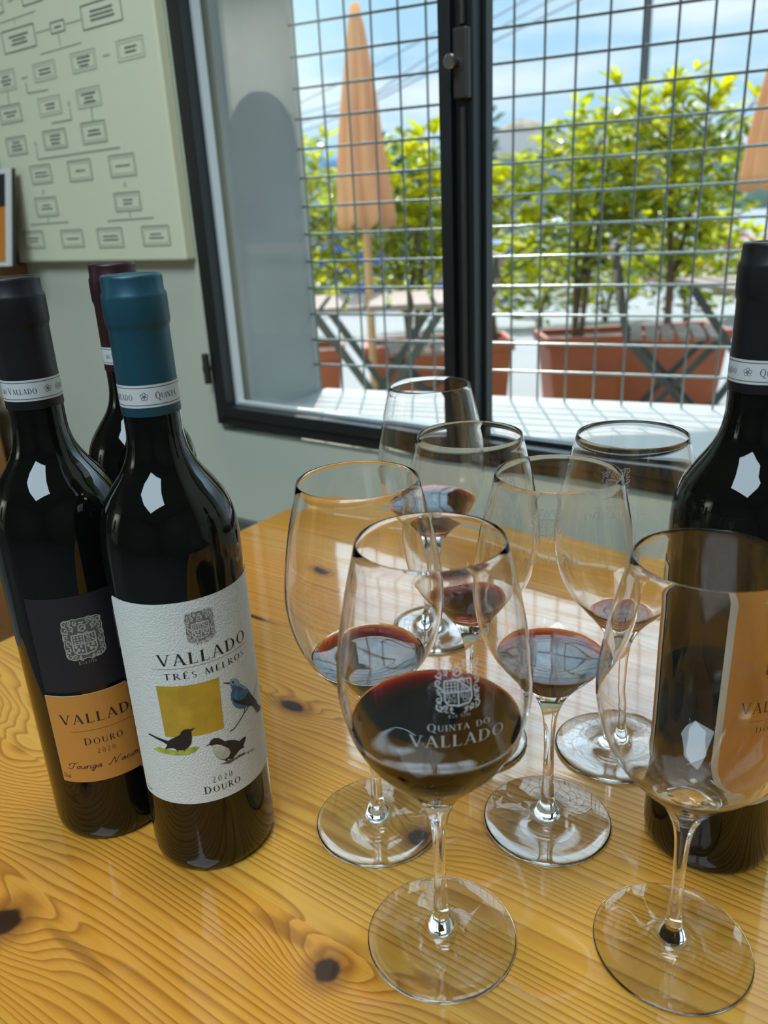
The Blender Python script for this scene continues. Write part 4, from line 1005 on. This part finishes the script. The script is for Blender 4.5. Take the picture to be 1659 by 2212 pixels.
# ------------------------------------------------------------------ folding garden furniture
def slats(x0, x1, y0, y1, z, n, along, th=.018, gap=.25):
    m = MB()
    for i in range(n):
        if along == 'y':
            s = (x1 - x0) / n; m.box(x0 + s * i + s * gap / 2, y0, z, x0 + s * (i + 1) - s * gap / 2, y1, z + th)
        else:
            s = (y1 - y0) / n; m.box(x0, y0 + s * i + s * gap / 2, z, x1, y0 + s * (i + 1) - s * gap / 2, z + th)
    return m
def garden_chair(x, y, rz, label):
    r_ = empty('folding_chair', (x, y, ZG), rz); tag(r_, label, 'chair', 'folding garden chairs on the terrace')
    slats(-.19, .19, -.19, .19, .455, 6, 'y').build('seat', 'slat_wood', r_)
    for s in (-1, 1):
        m = MB(); m.bar((.21, s * .16, 0), (-.20, s * .16, .455), .014, .028); m.bar((-.20, s * .16, .455), (-.27, s * .16, .84), .014, .028); m.build('leg', 'garden_metal', r_)
        m = MB(); m.bar((-.21, s * .142, 0), (.18, s * .142, .453), .014, .028); m.build('leg', 'garden_metal', r_)
    m = MB()
    for z in (.62, .70, .79): m.box(-.255 - (z - .62) * .18, -.19, z, -.237 - (z - .62) * .18, .19, z + .05)
    m.build('backrest', 'slat_wood', r_); return r_
def garden_table(x, y, rz, w_, d_, label):
    r_ = empty('folding_table', (x, y, ZG), rz); tag(r_, label, 'table', 'folding garden tables on the terrace')
    slats(-w_ / 2, w_ / 2, -d_ / 2, d_ / 2, .70, 7, 'y').build('tabletop', 'slat_wood', r_)
    for s in (-1, 1):
        yy = s * d_ * .42
        m = MB(); m.bar((-w_ * .42, yy, 0), (w_ * .42, yy, .70), .016, .028); m.build('leg', 'garden_metal', r_)
        m = MB(); m.bar((w_ * .42, yy - s * .018, 0), (-w_ * .42, yy - s * .018, .70), .016, .028); m.build('leg', 'garden_metal', r_)
    return r_
garden_chair(1.32, 3.52, -0.30, 'folding slatted garden chair in front of the largest planter')
garden_chair(0.24, 3.47, PI, 'folding slatted garden chair in front of the mullion planter')
garden_table(1.52, 3.02, 0.06, .62, .5, 'folding slatted garden table beside the black right bottle, under the right parasol')
garden_table(0.02, 3.05, -0.03, .55, .5, 'folding slatted garden table in front of the left parasol pole')
# ------------------------------------------------------------------ flowering shrubs across the terrace
def gz(y): return ZG if y < 6 else ZG - .8 * (y - 6) / 14 if y < 20 else -1.45 - .75 * (y - 20) / 40
G2 = 'flowering shrubs along the far side of the terrace'
for i, (x, y, h, rx, fl, lab) in enumerate([
        (-0.9, 8.0, .95, .8, ('petal_white', 30), 'far leafy bush seen left of the closed parasol, low across the road side'),
        (0.75, 8.2, .85, .75, ('petal_white', 25), 'far leafy bush seen between the parasol and the mullion'),
        (1.6, 7.8, .80, .55, ('petal_white', 60), 'far bush with white blossom just right of the mullion'),
        (2.35, 8.2, .95, .55, ('petal_white', 45), 'far bush with pale blossom behind the middle of the right pane'),
        (2.95, 7.6, .98, .5, ('petal_pink', 90), 'far bush with pink blossom behind the trunks of the largest planter'),
        (3.65, 7.8, .80, .5, ('petal_red', 90), 'far bush with red blossom near the right bottle neck')]):
    shrub('flowering_bush', x, y, gz(y) - .02, gz(y) + h, rx, .4, 330, 20 + i, lab, G2, L=.12, mats=('leaf_bright', 'leaf_deep'), bare=.08, wd=.5, flowers=fl, cat='bush')
# ------------------------------------------------------------------ cars
def car(x, y, rz, paint, label):
    z = gz(y); r_ = empty('parked_car', (x, y, z), rz); tag(r_, label, 'car')
    prof = [(-2.0, .35), (-2.05, .62), (-1.98, .88), (-1.55, .97), (-.95, 1.38), (-.3, 1.47), (.45, 1.42), (1.05, 1.02), (1.75, .90), (2.05, .70), (2.08, .40), (1.95, .28), (-1.9, .28)]
    m = MB(); wd = .82
    def ring_(s, k): return [(px, s * (wd - (max(0, pz - .9) * .35)) * k, pz) for px, pz in prof]
    n = len(prof); vs = ring_(-1, 1) + ring_(1, 1)
    m.add(vs, [list(range(n))[::-1], list(range(n, 2 * n))] + [(i, (i + 1) % n, n + (i + 1) % n, n + i) for i in range(n)])
    m.build('body', paint, r_, bevel=.05)
    for s in (-1, 1):
        m = MB(); wpts = [(-.88, 1.0), (-.62, 1.33), (-.25, 1.38), (.40, 1.34), (.86, 1.04)]
        yy = lambda z_, e: s * (wd - max(0, z_ - .9) * .35 + e)
        vs = [(a, yy(b, .004), b) for a, b in wpts] + [(a, yy(b, .012), b) for a, b in wpts]; k = len(wpts)
        m.add(vs, [list(range(k)), list(range(k, 2 * k))[::-1]] + [(i, (i + 1) % k, k + (i + 1) % k, k + i) for i in range(k)]); m.build('window', 'car_glass', r_)
        for a in (-1.28, 1.28):
            m = MB(); m.tube([(a, s * .60, .31), (a, s * .86, .31)], .31, 28); wh = m.build('wheel', 'rubber', r_, auto=40)
            m = MB(); m.tube([(a, s * .861, .31), (a, s * .875, .31)], [.20, .17], 20); m.build('hubcap', 'steel', wh, auto=40)
    return r_
car(0.35, 13.5, 0.05, 'car_blue', 'blue parked car glimpsed through the shrubs left of the mullion')
car(4.7, 19.0, 0.0, 'car_silver', 'silver parked car glimpsed through the shrubs right of the mullion')
# ------------------------------------------------------------------ pole, cables, distance
m = MB(); m.tube([(4.78, 15, gz(15)), (4.76, 15, 7.0)], [.075, .06], 14); tag(m.build('utility_pole', 'pole_wood', auto=50), 'dark utility pole rising behind the shrubs in the right pane', 'pole')
CB = [[(560, 262, 17), (655, 219, 16), (814, 140, 14.5), (963, 58, 13.6), (1063, 0, 13), (1170, -65, 12.6)],
      [(560, 290, 17), (660, 243, 16), (814, 200, 14.5), (963, 96, 13.6), (1053, 45, 13), (1180, -25, 12.6)],
      [(560, 300, 17), (660, 262, 16), (816, 206, 14.5), (963, 125, 13.6), (1053, 75, 13), (1200, -6, 12.6)],
      [(560, 312, 17), (680, 275, 16), (820, 214, 14.5), (963, 140, 13.6), (1053, 96, 13), (1246, 2, 12.6), (1330, -40, 12.4)]]
for c in CB:
    m = MB(); m.tube([at(*q) for q in c], .013, 6)
    tag(m.build('power_cable', 'cable', auto=60), 'thin power cable slanting across the sky behind the grille', 'cable', 'power cables across the sky')
def mound(name, x, y, zb, h, rx, ry, mt, label, cat='hill', seed=0):
    rnd_ = random.Random(seed); m = MB(); S = 40; pr = [(1 - t) for t in (0, .15, .3, .45, .6, .75, .88, 1)]
    vs = []; fs = []
    for i in range(9):
        t = i / 8
        for k in range(S):
            a = 2 * PI * k / S; j = 1 + .10 * math.sin(3 * a + seed) + .06 * math.sin(7 * a + i)
            vs.append((rx * (1 - t) * math.cos(a) * j, ry * (1 - t) * math.sin(a) * j, h * (1 - (1 - t) ** 2) + .02 * h * math.sin(5 * a + 3 * i)))
    for i in range(8):
        for k in range(S): fs.append((i * S + k, i * S + (k + 1) % S, (i + 1) * S + (k + 1) % S, (i + 1) * S + k))
    m.add(vs, fs + [tuple(range(S))[::-1]]); o = m.build(name, mt, smooth=True); o.location = (x, y, zb); tag(o, label, cat); return o
mound('hill', 27, 150, -3, 17, 16, 10, 'hill_brown', 'small brown-topped hill on the skyline right of the mullion', seed=1)
mound('hill', 62, 205, -3, 23, 38, 14, 'hill_green', 'green hill on the skyline behind the utility pole', seed=2)
mound('hill', -25, 150, -3, 11, 26, 10, 'hill_green', 'low green hill far behind the left pane', seed=3)
mound('hill', 20, 110, -3, 10.5, 16, 8, 'hill_green', 'low green slope under the brown-topped hill', seed=4)
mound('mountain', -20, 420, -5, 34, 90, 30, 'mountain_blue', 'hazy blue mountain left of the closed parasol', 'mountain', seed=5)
hs2 = empty('distant_house', (12.6, 75, -2.3)); tag(hs2, 'distant low grey-roofed house right of the mullion', 'house')
m = MB(); m.box(-4.2, -3, 0, 4.2, 3, 6.4); m.build('wall', 'house_wall', hs2)
m = MB(); m.prism([(-3.5, 6.401), (3.5, 6.401), (0, 8.6)], -4.7, 4.7, lambda a, b, c: (c, a, b)); m.build('roof', 'house_roof', hs2)
hs3 = empty('distant_house', (20.3, 66, -2.3)); tag(hs3, 'distant house with a slatted grey front beside the utility pole', 'house')
m = MB(); m.box(-2.2, -2, 0, 2.2, 2, 6.6); m.build('wall', 'house_roof', hs3)
m = MB(); m.prism([(-2.5, 6.601), (2.5, 6.601), (0, 7.7)], -2.5, 2.5, lambda a, b, c: (c, a, b)); m.build('roof', 'house_wall', hs3)
shrub('distant_tree', 5.15, 40, -2, 4.7, 1.0, 1.0, 500, 77, 'distant dark green tree touching the mullion on its right', 'distant trees', L=.5, cat='tree', mats=('leaf_tree', 'leaf_tree'), bare=.2, wd=.5)
shrub('distant_tree', 1.9, 38, -2, 3.6, 1.8, 1.0, 500, 78, 'distant dark green tree left of the mullion', 'distant trees', L=.5, cat='tree', mats=('leaf_tree', 'leaf_tree'), bare=.2, wd=.5)
